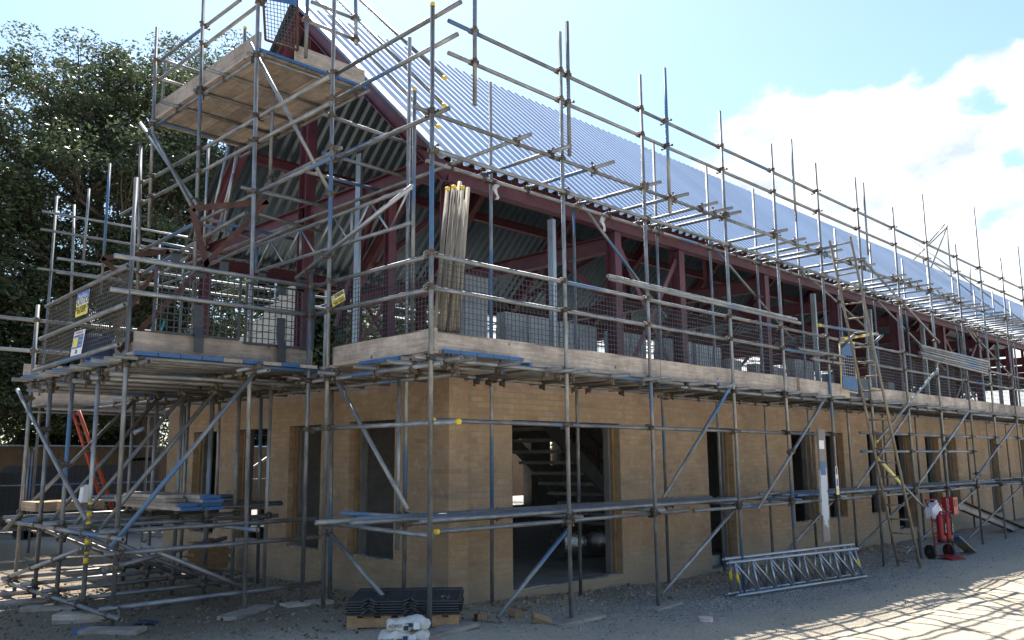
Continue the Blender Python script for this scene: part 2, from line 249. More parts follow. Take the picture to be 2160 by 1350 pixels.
MT = {
 'tube': tube_material('galvanised tube', .93), 'tube_blue': tube_material('blue painted tube', .74),
 'tube_clean': mat('new aluminium tube', (.36, .38, .41), .34, .75, .15, 30, .1, 80, (1, 1, .2)),
 'tube_dusty': mat('cement dusted tube', (.255, .225, .18), .7, .15, .4, 14, .2, 60, (1, 1, .25), jitter=.3),
 'coupler': mat('weathered coupler steel', (.13, .11, .09), .6, .5, .4, 40, .3, 120, jitter=.4),
 'cap': mat('yellow plastic cap', (.72, .50, .03), .5, 0, .15, 30),
 'board': board_material('weathered scaffold board', (.31, .26, .22), (.56, .48, .41)),
 'board_fresh': board_material('bright sawn board', (.29, .205, .135), (.50, .375, .26)),
 'blue': mat('blue paint', (.035, .115, .28), .55, 0, .2, 25, .2, 70),
 'yellow': mat('pale yellow paint', (.58, .49, .26), .55, 0, .2, 25),
 'brick': brick_material(),
 'steel': mat('red oxide primed steel', (.115, .036, .05), .5, 0, .28, 3.5, .08, 60),
 'brown': mat('rusty brown steel', (.085, .036, .026), .65, .1, .4, 9, .2, 60),
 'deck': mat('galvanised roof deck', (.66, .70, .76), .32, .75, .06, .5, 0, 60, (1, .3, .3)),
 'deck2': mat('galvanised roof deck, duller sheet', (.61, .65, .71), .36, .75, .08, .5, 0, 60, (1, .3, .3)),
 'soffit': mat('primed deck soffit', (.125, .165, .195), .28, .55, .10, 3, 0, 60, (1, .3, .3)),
 'conc': mat('concrete', (.30, .29, .27), .9, 0, .2, 3, .3, 60),
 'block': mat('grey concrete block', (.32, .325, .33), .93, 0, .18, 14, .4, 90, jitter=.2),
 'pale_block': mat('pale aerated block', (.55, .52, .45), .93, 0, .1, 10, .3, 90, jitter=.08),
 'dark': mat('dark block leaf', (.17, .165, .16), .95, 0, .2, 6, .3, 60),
 'insul': mat('orange insulation edge', (.30, .185, .085), .85, 0, .3, 4, .2, 60),
 'mesh': mat('dark plastic mesh', (.038, .042, .050), .45, 0, .2, 20),
 'wire': mat('galvanised wire', (.085, .078, .07), .5, .5, .2, 20),
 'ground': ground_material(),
 'stone': stone_material('crushed stone', ((.13, .12, .115), (.24, .23, .22), (.30, .27, .23), (.36, .345, .33), (.47, .43, .37))),
 'clod': stone_material('soil clods', ((.08, .062, .045), (.15, .12, .085), (.20, .16, .115), (.27, .24, .19))),
 'rubble': stone_material('brick and mortar rubble', ((.20, .15, .10), (.30, .23, .15), (.33, .21, .12), (.40, .35, .28))),
 'bark': mat('bark', (.075, .058, .042), .95, 0, .4, 9, .6, 25, (1, 1, .3)),
 'leaf': leaf_material('oak leaves', (.032, .046, .021), (.105, .132, .058)),
 'leaf2': leaf_material('conifer sprays', (.010, .026, .012), (.035, .065, .025)),
 'fence': mat('brown fence boards', (.17, .115, .07), .85, 0, .25, 6, .3, 30, (3, 3, .3)),
 'black': mat('black rubber', (.02, .02, .02), .6, 0, .2, 10),
 'red': mat('red paint', (.32, .014, .02), .38, 0, .15, 12),
 'orange': mat('orange fibreglass', (.46, .07, .022), .45, 0, .2, 12),
 'white': mat('white sheet', (.75, .75, .75), .5, 0, .08, 12),
 'jug': mat('translucent white plastic', (.62, .62, .72), .4, 0, .1, 12),
 'sign_yellow': mat('sign yellow', (.78, .62, .05), .45, 0, .06, 12),
 'sign_blue': mat('sign blue', (.03, .10, .36), .45, 0, .06, 12),
 'ink': mat('black ink', (.02, .02, .025), .6, 0, .1, 12),
 'bag': mat('white paper sack', (.62, .57, .50), .75, 0, .22, 7, .5, 25),
 'foil': mat('foil insulation', (.7, .7, .72), .2, 1, .2, 20, .8, 30),
 'timber': mat('old timber', (.25, .21, .165), .85, 0, .3, 5, .3, 40, (3, 3, .25)),
 'flake': peeling_material(),
 'pink': mat('pink plastic', (.66, .50, .47), .5, 0, .1, 9),
 'strap': mat('teal strap', (.03, .30, .32), .5, 0, .2, 9),
 'navy': mat('navy tarpaulin', (.02, .04, .10), .6, 0, .3, 9, .4, 20),
 'pallet': mat('pallet wood', (.42, .25, .13), .85, 0, .25, 5, .3, 40, (.3, 3, 3)),
}

# ------------------------------------------------------------------ object helpers
def tag(o, label=None, cat=None, group=None, kind=None):
    if label: o['label'] = label
    if cat: o['category'] = cat
    if group: o['group'] = group
    if kind: o['kind'] = kind
    return o
def empty(name, loc=(0, 0, 0), label=None, cat=None, group=None):
    o = bpy.data.objects.new(name, None); COL.objects.link(o); o.location = loc; o.empty_display_size = .2
    return tag(o, label, cat, group)
def link(name, me, parent=None, loc=None, quat=None):
    """Link an object at a WORLD location/rotation under an unrotated parent chain."""
    o = bpy.data.objects.new(name, me); COL.objects.link(o)
    o.rotation_mode = 'QUATERNION'
    loc = Vector(loc or (0, 0, 0)); quat = quat or Quaternion()
    if parent is not None:
        o.parent = parent
        pm = WM(parent); inv = pm.inverted()
        m = inv @ (Matrix.Translation(loc) @ quat.to_matrix().to_4x4())
        o.location = m.to_translation(); o.rotation_quaternion = m.to_quaternion()
    else:
        o.location = loc; o.rotation_quaternion = quat
    return o
def WM(o):
    m = Matrix.Translation(o.location) @ (o.rotation_quaternion if o.rotation_mode == 'QUATERNION' else o.rotation_euler.to_quaternion()).to_matrix().to_4x4()
    return WM(o.parent) @ m if o.parent else m
def mesh(name, v, f, mats, mi=None, smooth=None):
    me = bpy.data.meshes.new(name); me.from_pydata([tuple(p) for p in v], [], f)
    for m in (mats if isinstance(mats, (list, tuple)) else [mats]): me.materials.append(m)
    if mi is not None: me.polygons.foreach_set('material_index', mi)
    if smooth is not None:
        me.polygons.foreach_set('use_smooth', smooth if isinstance(smooth, (list, tuple)) else [smooth]*len(f))
    me.update(); return me
class MB:
    """Collects shapes of ONE thing or part into one mesh."""
    def __init__(s): s.v = []; s.f = []; s.mi = []; s.sm = []
    def add(s, v, f, mi=0, sm=False):
        n = len(s.v); s.v += [Vector(p) for p in v]; s.f += [tuple(i+n for i in q) for q in f]
        s.mi += [mi]*len(f); s.sm += (sm if isinstance(sm, list) else [sm]*len(f)); return s
    def box(s, lo, hi, mi=0):
        (a, b, c), (d, e, g) = lo, hi
        return s.add([(a,b,c),(d,b,c),(d,e,c),(a,e,c),(a,b,g),(d,b,g),(d,e,g),(a,e,g)],
              [(0,3,2,1),(4,5,6,7),(0,1,5,4),(1,2,6,5),(2,3,7,6),(3,0,4,7)], mi)
    def bar(s, p, q, w, h, up=(0, 0, 1), mi=0):
        p, q = Vector(p), Vector(q); d = (q-p).normalized(); up = Vector(up)
        x = d.cross(up)
        if x.length < 1e-4: x = d.cross(Vector((1, 0, 0)))
        x.normalize(); y = x.cross(d).normalized(); x = x*w/2; y = y*h/2
        return s.add([p-x-y, p+x-y, p+x+y, p-x+y, q-x-y, q+x-y, q+x+y, q-x+y],
              [(0,3,2,1),(4,5,6,7),(0,1,5,4),(1,2,6,5),(2,3,7,6),(3,0,4,7)], mi)
    def rod(s, p, q, r, n=8, mi=0, r2=None, caps=True):
        p, q = Vector(p), Vector(q); d = q-p; qq = d.to_track_quat('Z', 'Y'); r2 = r if r2 is None else r2
        v = []
        for k, (o, rr) in enumerate(((p, r), (q, r2))):
            v += [o + qq @ Vector((rr*math.cos(a*2*math.pi/n), rr*math.sin(a*2*math.pi/n), 0)) for a in range(n)]
        f = [(i, (i+1) % n, n+(i+1) % n, n+i) for i in range(n)]; sm = [True]*n
        if caps: f += [tuple(range(n-1, -1, -1)), tuple(range(n, 2*n))]; sm += [False]*2
        return s.add(v, f, mi, sm)
    def ibeam(s, p, q, h, w, up, tf=.012, tw=.009):
        p, q = Vector(p), Vector(q); d = (q-p).normalized(); up = Vector(up); up = (up-d*up.dot(d)).normalized(); x = d.cross(up)
        pr = [(-w/2,-h/2),(w/2,-h/2),(w/2,-h/2+tf),(tw/2,-h/2+tf),(tw/2,h/2-tf),(w/2,h/2-tf),(w/2,h/2),(-w/2,h/2),(-w/2,h/2-tf),(-tw/2,h/2-tf),(-tw/2,-h/2+tf),(-w/2,-h/2+tf)]
        n = 12; v = [o + x*a + up*b for o in (p, q) for a, b in pr]
        f = [(i, (i+1) % n, n+(i+1) % n, n+i) for i in range(n)]
        for o in (0, n): f += [(o+0,o+1,o+2,o+11),(o+3,o+4,o+9,o+10),(o+5,o+6,o+7,o+8)]
        return s.add(v, f)
    def build(s, name, mats, parent=None, loc=None, quat=None):
        """Vertices are given in world space unless loc/quat place a local mesh."""
        v = s.v
        if loc is None:
            base = WM(parent).to_translation() if parent else Vector((sum((p.x for p in v))/len(v), sum((p.y for p in v))/len(v), min(p.z for p in v)))
            v = [p-base for p in v]; loc = base
        return link(name, mesh(name, v, s.f, mats, s.mi, s.sm), parent, loc, quat)

TR = .02415
def tube_mesh(L, m, r=TR, n=14, hollow=True):
    v = []; f = []; sm = []
    def ring(z, rr): 
        i = len(v); v.extend([(rr*math.cos(a*2*math.pi/n), rr*math.sin(a*2*math.pi/n), z) for a in range(n)]); return i
    def band(a, b, s, flip=False):
        for i in range(n):
            q = (a+i, a+(i+1) % n, b+(i+1) % n, b+i); f.append(q[::-1] if flip else q); sm.append(s)
    o0 = ring(0, r); o1 = ring(L, r); band(o0, o1, True)
    if hollow:
        ri = r-.004; dd = min(.09, L*.3)
        a0 = ring(0, ri); b0 = ring(dd, ri); band(a0, o0, False); band(a0, b0, True, True); f.append(tuple(range(b0+n-1, b0-1, -1))); sm.append(False)
        a1 = ring(L, ri); b1 = ring(L-dd, ri); band(o1, a1, False); band(b1, a1, True, True); f.append(tuple(range(b1, b1+n))); sm.append(False)
    else:
        f.append(tuple(range(o0+n-1, o0-1, -1))); f.append(tuple(range(o1, o1+n))); sm += [False]*2
    return mesh('tube', v, f, m, None, sm)
def tube(name, p, q, parent=None, m='tube', r=TR, caps='', hollow=True):
    p, q = Vector(p), Vector(q); d = q-p
    o = link(name, tube_mesh(d.length, MT[m], r, hollow=hollow), parent, p, d.to_track_quat('Z', 'Y'))
    for c in caps:
        z = -.012 if c == '0' else d.length-.028
        cm = MB().rod((0, 0, z), (0, 0, z+.04), r+.003, 12)
        w = WM(o); cm.build('end_cap', MT['cap'], o, w.to_translation(), w.to_quaternion())
    return o
# one double coupler: clamp round the standard (Z), clamp round the second tube (X), hinge and bolt
def coupler_mesh():
    b = MB()
    b.rod((0, 0, -.03), (0, 0, .03), .0325, 10); b.rod((-.03, .053, 0), (.03, .053, 0), .0325, 10)
    b.box((-.02, .012, -.022), (.02, .045, .022))
    b.rod((.036, -.055, .0), (.036, .03, .0), .0085, 6); b.box((.028, -.062, -.014), (.048, -.044, .014))
    b.box((-.05, -.016, -.018), (-.028, .016, .018))
    b.rod((0, .053-.036, -.042), (0, .053+.04, -.042), .0085, 6); b.box((-.013, .086, -.05), (.013, .104, -.03))
    return mesh('coupler', b.v, b.f, MT['coupler'], b.mi, b.sm)
CPL = coupler_mesh()
class Scaffold:
    def __init__(s, root): s.root = root; s.up = []; s.flat = []
    def tube(s, name, p, q, **k):
        p, q = Vector(p), Vector(q)
        o = tube(name, p, q, s.root, k.pop('m', 'tube' if rnd.random() > .06 else 'tube_blue'), **k)
        (s.up if name == 'standard' else s.flat).append((o, p, q, name)); return o
    def px(s, name, ax, val, x0, y0, x1, y1, ax2=None, val2=None, **k):
        return s.tube(name, at(x0, y0, ax, val), at(x1, y1, ax2 or ax, val if val2 is None else val2), **k)
    def couple(s, a_list, b_list, tol=.1, most=400):
        n = 0
        for (o, p, q, nm) in a_list:
            d1 = (q-p).normalized(); L1 = (q-p).length
            for (o2, p2, q2, nm2) in b_list:
                if o2 is o: continue
                d2 = (q2-p2).normalized(); L2 = (q2-p2).length
                c = d1.cross(d2); cl = c.length
                if cl < .25: continue
                w = p2-p
                if abs(w.dot(c)/cl) > tol: continue
                t = w.cross(d2).dot(c)/cl**2; u = w.cross(d1).dot(c)/cl**2
                if t < -.05 or t > L1+.05 or u < -.05 or u > L2+.05: continue
                A = p+d1*t; B = p2+d2*u
                y = B-A; y = y-d1*y.dot(d1)
                if y.length < .02: y = d1.cross(d2)
                y.normalize(); x = y.cross(d1).normalized()
                qt = Matrix((x, y, d1)).transposed().to_quaternion()
                if rnd.random() < .5: qt = qt @ Quaternion((0, 1, 0), math.pi)
                link('coupler', CPL, o, A, qt); n += 1
                if n >= most: return

def gz(x, y):
    """Height of the made ground."""
    b = -.42*(1-math.exp(-max(0, x)/4.6))
    m = .09*math.exp(-((y-1.15)/.45)**2)*(1/(1+math.exp(-(x-1.0)*3)))*(.55+.9*noise.noise(Vector((x*.9, y*1.3, 2))))
    ru = -.028*(math.exp(-((y+2.0+.25*math.sin(x*.35))/.16)**2)+math.exp(-((y+3.5+.3*math.sin(x*.3+.4))/.18)**2))
    return b + max(m, 0) + ru + .035*noise.noise(Vector((x*.8, y*.8, 0))) + .014*noise.noise(Vector((x*3.1, y*3.1, 5)))

# ------------------------------------------------------------------ ground
def ground():
    def axis(a, b, fine0, fine1, st):
        v = [a]; 
        x = a
        while x < b:
            x += st if fine0 <= x < fine1 else max(st, .12*min(abs(x-fine0), abs(x-fine1))+st)
            v.append(x)
        return v
    xs = axis(-70, 160, -6, 20, .11); ys = axis(-40, 120, -5.5, 7, .11)
    nx, ny = len(xs), len(ys); v = []
    for y in ys:
        for x in xs: v.append((x, y, gz(x, y) if (-40 < x < 60 and -30 < y < 40) else -.42*(1-math.exp(-max(0, x)/4.6))))
    f = [(j*nx+i, j*nx+i+1, (j+1)*nx+i+1, (j+1)*nx+i) for j in range(ny-1) for i in range(nx-1)]
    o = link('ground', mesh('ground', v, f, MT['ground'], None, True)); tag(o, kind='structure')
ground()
def rocks(name, n, place, size, m, seed):
    r = random.Random(seed)
    t = (1+5**.5)/2
    iv = [Vector(p).normalized() for p in ((-1,t,0),(1,t,0),(-1,-t,0),(1,-t,0),(0,-1,t),(0,1,t),(0,-1,-t),(0,1,-t),(t,0,-1),(t,0,1),(-t,0,-1),(-t,0,1))]
    fi = [(0,11,5),(0,5,1),(0,1,7),(0,7,10),(0,10,11),(1,5,9),(5,11,4),(11,10,2),(10,7,6),(7,1,8),(3,9,4),(3,4,2),(3,2,6),(3,6,8),(3,8,9),(4,9,5),(2,4,11),(6,2,10),(8,6,7),(9,8,1)]
    V = []; Fc = []
    for k in range(n):
        x, y = place(r); s = size(r); z = gz(x, y)
        q = Quaternion((r.gauss(0, 1), r.gauss(0, 1), r.gauss(0, 1), r.gauss(0, 1))).normalized()
        sc = (s*r.uniform(.7, 1.3), s*r.uniform(.6, 1.1), s*r.uniform(.4, .8)); b = len(V)
        for p in iv:
            w = q @ Vector((p.x*sc[0]*r.uniform(.75, 1.2), p.y*sc[1]*r.uniform(.75, 1.2), p.z*sc[2]*r.uniform(.75, 1.2)))
            V.append((x+w.x, y+w.y, z+w.z+s*.25))
        Fc += [tuple(i+b for i in g) for g in fi]
    o = link(name, mesh(name, V, Fc, m)); tag(o, kind='stuff'); return o
rocks('gravel', 9000, lambda r: (r.uniform(.3, 6)+abs(r.gauss(0, 6)), r.gauss(.15, .7)), lambda r: r.choice((.007, .009, .012, .016)), MT['stone'], 1)
rocks('gravel', 3200, lambda r: (r.uniform(-3.2, 1.2), r.uniform(.2, 6)), lambda r: r.choice((.006, .008, .012, .022)), MT['clod'], 2)
rocks('rubble', 520, lambda r: (r.uniform(.9, 14), r.gauss(1.05, .3)), lambda r: r.choice((.014, .02, .03, .045)), MT['rubble'], 3)
rocks('rubble', 150, lambda r: (r.uniform(-1.6, .9), r.uniform(1.4, 5.5)), lambda r: r.choice((.014, .02, .04)), MT['clod'], 4)

# ------------------------------------------------------------------ the brick building
GX, SY, RY, XE = 1.45, 1.5, 9.2, 44.0        # gable face, side face, rear wall, far end
EAVE_Y, EAVE_Z, RID_Y, RID_Z = 1.5, 5.43, 5.25, 9.06
SLOPE = (RID_Z-EAVE_Z)/(RID_Y-EAVE_Y)
bld = empty('brick_building', (GX, SY, 0), 'long buff brick building under construction with red steel frame and bare metal roof', 'building')
def holed(name, axis, c0, c1, ua, ub, za, zb, holes, m):
    us = sorted({ua, ub, *[h[0] for h in holes], *[h[1] for h in holes]}); zs = sorted({za, zb, *[h[2] for h in holes], *[h[3] for h in holes]})
    solid = {}
    for i in range(len(us)-1):
        for j in range(len(zs)-1):
            u, z = (us[i]+us[i+1])/2, (zs[j]+zs[j+1])/2
            solid[i, j] = not any(h[0] < u < h[1] and h[2] < z < h[3] for h in holes)
    P = (lambda u, c, z: (c, u, z)) if axis == 'x' else (lambda u, c, z: (u, c, z))
    b = MB()
    for (i, j), s in solid.items():
        if not s: continue
        a, d, e, g = us[i], us[i+1], zs[j], zs[j+1]
        for c in (c0, c1): b.add([P(a,c,e), P(d,c,e), P(d,c,g), P(a,c,g)], [(0,1,2,3)])
        if not solid.get((i-1, j)): b.add([P(a,c0,e), P(a,c1,e), P(a,c1,g), P(a,c0,g)], [(0,1,2,3)])
        if not solid.get((i+1, j)): b.add([P(d,c0,e), P(d,c1,e), P(d,c1,g), P(d,c0,g)], [(0,1,2,3)])
        if not solid.get((i, j-1)): b.add([P(a,c0,e), P(d,c0,e), P(d,c1,e), P(a,c1,e)], [(0,1,2,3)])
        if not solid.get((i, j+1)): b.add([P(a,c0,g), P(d,c0,g), P(d,c1,g), P(a,c1,g)], [(0,1,2,3)])
    return b.build(name, MT[m] if isinstance(m, str) else m, bld)
side_h = [(2.63, 4.92, -.08, 2.11), (7.32, 8.15, -.25, 2.10), (10.33, 11.32, .33, 2.09), (11.82, 12.66, .33, 2.09), (13.9, 14.72, .32, 2.09),
          (15.4, 16.5, -.12, 2.08), (17.45, 18.4, .33, 2.07), (18.95, 19.75, .33, 2.07), (22.6, 23.5, -.12, 2.07), (25.6, 26.6, .33, 2.07), (28.4, 29.4, .33, 2.07), (31, 32, .33, 2.07)]
gab_h = [(2.47, 3.50, .33, 2.12), (4.20, 5.08, .34, 2.11), (5.72, 6.70, .37, 2.10), (7.43, 8.32, .38, 2.10)]
holed('gable_wall', 'x', GX, GX+.102, SY, 9.4, -.35, 2.7, gab_h, 'brick')
holed('side_wall', 'y', SY, SY+.102, GX+.104, XE, -.9, 2.7, side_h, 'brick')
MB().box((GX, SY-.10, -.35), (GX+.31, SY-.002, 2.69)).build('corner_pier', MT['brick'], bld)
for k, (a, c, e, g) in enumerate(gab_h + side_h):                # steel lintel flange under each head
    b = MB()
    if k < len(gab_h): b.box((GX-.004, a+.002, g-.012), (GX+.10, c-.002, g-.001))
    else: b.box((a+.002, SY-.004, g-.012), (c-.002, SY+.10, g-.001))
    b.build('lintel', MT['black'], bld)
    b = MB(); n = 14                                             # ragged mortar bed left on the sill
    for i in range(n):
        u0, u1 = a+(c-a)*i/n+.003, a+(c-a)*(i+1)/n; hh = rnd.uniform(.004, .03)
        if k < len(gab_h): b.box((GX+rnd.uniform(.004, .03), u0, e+.001), (GX+.10, u1, e+hh))
        elif e > -.2: b.box((u0, SY+rnd.uniform(.004, .03), e+.001), (u1, SY+.10, e+hh))
    if b.v: b.build('sill_mortar', MT['conc'], bld)
def shrink(h, d, b=0): return [(a+d, c-d, e, g-b) for a, c, e, g in h]
for k, h in enumerate(gab_h + side_h):                          # insulation edging standing in each jamb of the cavity
    gable = k < len(gab_h); a, c, e, g = h
    for u0, u1 in ((a-.01, a+.045), (c-.045, c+.01)):
        b = MB(); z = e
        while z < g-.02:
            z1 = min(g, z+rnd.uniform(.45, .62)); w = rnd.uniform(-.006, .006)
            if gable: b.box((GX+.105, u0+w, z), (GX+.148, u1+w, z1-.006))
            else: b.box((u0+w, SY+.105, z), (u1+w, SY+.148, z1-.006))
            z = z1
        b.build('cavity_insulation', MT['insul'], bld)
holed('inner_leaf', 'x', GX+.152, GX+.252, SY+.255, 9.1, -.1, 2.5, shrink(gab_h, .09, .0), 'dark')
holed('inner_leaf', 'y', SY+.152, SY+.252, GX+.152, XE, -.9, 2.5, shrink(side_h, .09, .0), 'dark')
rear_h = [(2.7, 3.6, .3, 2.1), (10.35, 11.05, .4, 2.1), (11.8, 12.2, 1.4, 2.1), (14.2, 15, .3, 2.1), (18.5, 19.4, .3, 2.1), (23, 24, .3, 2.1), (28, 29, .3, 2.1), (34, 35, .3, 2.1)]
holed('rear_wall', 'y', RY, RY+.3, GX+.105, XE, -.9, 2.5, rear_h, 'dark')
MB().box((XE, SY, -.9), (XE+.3, RY, 2.5)).build('end_wall', MT['brick'], bld)
MB().box((GX+.33, SY+.33, -.6), (XE, RY, -.09)).build('floor_slab', MT['conc'], bld)
MB().box((GX+.11, SY+.11, 2.505), (XE, RY+.2, 2.62)).build('first_floor', MT['conc'], bld)
for x, y0, y1 in ((8.9, 1.85, 6.2), (15.2, 1.85, 9.1), (21, 1.85, 9.1), (27, 1.85, 9.1)):
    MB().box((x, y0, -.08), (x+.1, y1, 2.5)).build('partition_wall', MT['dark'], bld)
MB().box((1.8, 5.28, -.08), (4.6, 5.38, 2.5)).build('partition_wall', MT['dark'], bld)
# precast stair inside the big opening
st = empty('stair', (5.0, 4.2, -.08)); st.parent = bld; st.location = Vector((5.0, 4.2, -.08))-bld.location
for k in range(11):
    x = 8.6-.27*k; z = .09+.20*k
    MB().box((x-.30, 3.9, z), (x, 5.1, z+.06)).build('tread', MT['conc'], st)
for y in (3.86, 5.14): MB().bar((8.9, y, .0), (5.5, y, 2.5), .04, .26).build('stringer', MT['dark'], st)
hr = MB(); hr.bar((8.9, 3.86, 1.0), (6.3, 3.86, 2.45), .04, .04); hr.bar((8.9, 3.86, .62), (5.9, 3.86, 2.42), .03, .03)
for k in range(4): hr.bar((8.7-.7*k, 3.86, .05+.5*k), (8.7-.7*k, 3.86, .95+.46*k), .03, .03)
hr.build('handrail', MT['steel'], st)
# pale blockwork rising at the gable, stepped like a stair
bw = MB()
prof = [(7.9, .67), (7.4, .89), (6.95, 1.11), (6.5, 1.33), (6.0, 1.55), (5.42, 1.78)]
for k, (y, h) in enumerate(prof):
    y1 = 8.4 if k == 0 else prof[k-1][0]
    nb = int(h/.222+.5); z = 2.625
    for j in range(nb):
        bw.box((GX+.25, y+.006, z), (GX+.35, y1-.006, z+.212)); z += .222
bw.build('blockwork', MT['pale_block'], bld)

# steel frame
frames = [1.72, 5.17, 6.96, 9.94, 13.2, 16.65, 20.0, 23.1, 26.5, 29.9, 33.3, 36.7, 40.1, 43.4]
COLY = (1.72, 8.78)
roofz = lambda y: EAVE_Z + SLOPE*((y-EAVE_Y) if y <= RID_Y else (2*RID_Y-EAVE_Y-y))
def part_ibeam(name, p, q, h, w, up, parent=bld): return MB().ibeam(p, q, h, w, up).build(name, MT['steel'], parent)
for k, x in enumerate(frames):
    for y in COLY:
        c = part_ibeam('steel_column', (x, y, 2.62), (x, y, 5.16), .20, .16, (0, 1, 0))
        if 0 < k < 9: MB().box((x-.11, y-.12, 2.622), (x+.11, y+.12, 2.64)).build('base_plate', MT['steel'], c)
    for s in (0, 1) if k else ():
        y0 = COLY[s]; part_ibeam('rafter', (x, y0, roofz(y0)-.24), (x, RID_Y-(.005 if s == 0 else -.005), RID_Z-.24), .25, .15, (0, 0, 1))
    if k != 2: part_ibeam('tie_beam', (x, COLY[0]+.1, 4.98 if k else 5.50), (x, COLY[1]-.1, 4.98 if k else 5.50), .26, .17, (0, 0, 1))
    if k:
        part_ibeam('hanger', (x+.001, 3.0, 5.1), (x+.001, 3.0, roofz(3.0)-.38), .09, .09, (1, 0, 0)); part_ibeam('hanger', (x+.001, 7.5, 5.1), (x+.001, 7.5, roofz(7.5)-.38), .09, .09, (1, 0, 0))
        MB().bar((x, 1.92, 4.1), (x, 2.75, 4.84), .10, .012, (1, 0, 0)).build('knee_brace', MT['steel'], bld); MB().bar((x, 8.58, 4.1), (x, 7.75, 4.84), .10, .012, (1, 0, 0)).build('knee_brace', MT['steel'], bld)
part_ibeam('steel_column', (1.72, RID_Y, 2.62), (1.72, RID_Y, RID_Z-.4), .22, .18, (0, 1, 0))
part_ibeam('steel_column', (1.72, 3.0, 2.62), (1.72, 3.0, 5.36), .13, .12, (0, 1, 0))
part_ibeam('knee_brace', (1.75, 3.4, 5.36), (1.75, 4.3, 3.6), .1, .1, (1, 0, 0))
for y in COLY:
    for k in range(len(frames)-1):
        part_ibeam('eaves_beam', (frames[k]-.082+.002, y-(.06 if y < 5 else -.06), 5.30), (frames[k+1]-.082, y-(.06 if y < 5 else -.06), 5.30), .27, .16, (0, 0, 1))
for y in (3.15, 7.15):
    for k in range(len(frames)-1):
        part_ibeam('purlin', (frames[k]+.08, y, roofz(y)-.24), (frames[k+1]-.08, y, roofz(y)-.24), .18, .12, (0, 0, 1))
part_ibeam('ridge_beam', (1.8, RID_Y, RID_Z-.42), (XE-.2, RID_Y, RID_Z-.42), .2, .12, (0, 0, 1))
for (xa, xb) in ((5.17, 6.96), (20.0, 23.1)):                   # crossed bracing flats between two columns
    for y in (1.78, 8.72):
        b = MB(); b.bar((xa+.1, y-.09, 4.98), (xb-.1, y-.09, 2.75), .012, .09, (0, 0, 1)); b.bar((xb-.1, y-.11, 4.98), (xa+.1, y-.11, 2.75), .012, .09, (0, 0, 1))
        b.build('cross_brace', MT['steel'], bld)
for k in (1, 3, 5, 7, 9):                                       # diagonal struts under the far slope
    x = frames[k]; part_ibeam('wind_brace', (x+.1, 8.3, roofz(8.3)-.45), (frames[k+1]-.1, RID_Y+.4, RID_Z-.9), .12, .1, (0, 0, 1))
# light galvanised windposts in the open storey
for x in (3.62, 12.0, 14.95, 18.4, 21.6, 24.9):
    b = MB(); b.box((x, 1.62, 2.622), (x+.07, 1.66, 5.07)); b.box((x, 1.66, 2.622), (x+.006, 1.72, 5.07)); b.box((x+.064, 1.66, 2.622), (x+.07, 1.72, 5.07)); b.build('windpost', MT['tube_clean'], bld)
b = MB(); b.box((1.62, 3.62, 2.622), (1.66, 3.74, 6.1)); b.build('windpost', MT['tube_clean'], bld)
# corrugated roof decking, ribs running from ridge to eaves
def deck(name, y0, z0, y1, z1):
    d = Vector((0, y1-y0, z1-z0)).normalized(); nrm = Vector((1, 0, 0)).cross(d) if y1 > y0 else d.cross(Vector((1, 0, 0)))
    x = 1.30; prof = []; P = .205
    while x < XE+3:
        prof += [(x, 0), (x+.055, 0), (x+.098, .052), (x+.160, .052)]; x += P
    v = []; f = []; mi = []
    A = Vector((0, y0, z0)); B = Vector((0, y1, z1)); n = len(prof); T = .004
    for o in (A, B):
        v += [Vector((px, 0, 0))+o+nrm*h for px, h in prof]
    for o in (A, B):
        v += [Vector((px, 0, 0))+o+nrm*(h-T) for px, h in prof]
    for i in range(n-1):
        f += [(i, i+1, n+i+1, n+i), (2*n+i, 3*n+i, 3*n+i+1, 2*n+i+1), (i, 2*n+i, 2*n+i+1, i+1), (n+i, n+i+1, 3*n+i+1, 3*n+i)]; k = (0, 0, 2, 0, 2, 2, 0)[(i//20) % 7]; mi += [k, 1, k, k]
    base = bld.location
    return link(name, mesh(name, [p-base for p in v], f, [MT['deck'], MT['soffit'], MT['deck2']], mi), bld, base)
deck('roof_slope', EAVE_Y-.06, EAVE_Z-.06*SLOPE, RID_Y, RID_Z)
deck('roof_slope', 2*RID_Y-EAVE_Y+.06, EAVE_Z-.06*SLOPE, RID_Y+.004, RID_Z)
# flat verge flashing along the gable edge of the front slope
b = MB(); b.bar((1.37, EAVE_Y-.05, EAVE_Z+.02), (1.37, RID_Y, RID_Z+.07), .16, .004, (0, -.7, .7)); b.build('verge_flashing', MT['deck'], bld)
part_ibeam('verge_rafter', (1.52, EAVE_Y+.02, EAVE_Z-.19), (1.52, RID_Y-.01, RID_Z-.19), .24, .14, (0, 0, 1))
part_ibeam('verge_rafter', (1.52, 2*RID_Y-EAVE_Y-.02, EAVE_Z-.19), (1.52, RID_Y+.01, RID_Z-.19), .24, .14, (0, 0, 1))

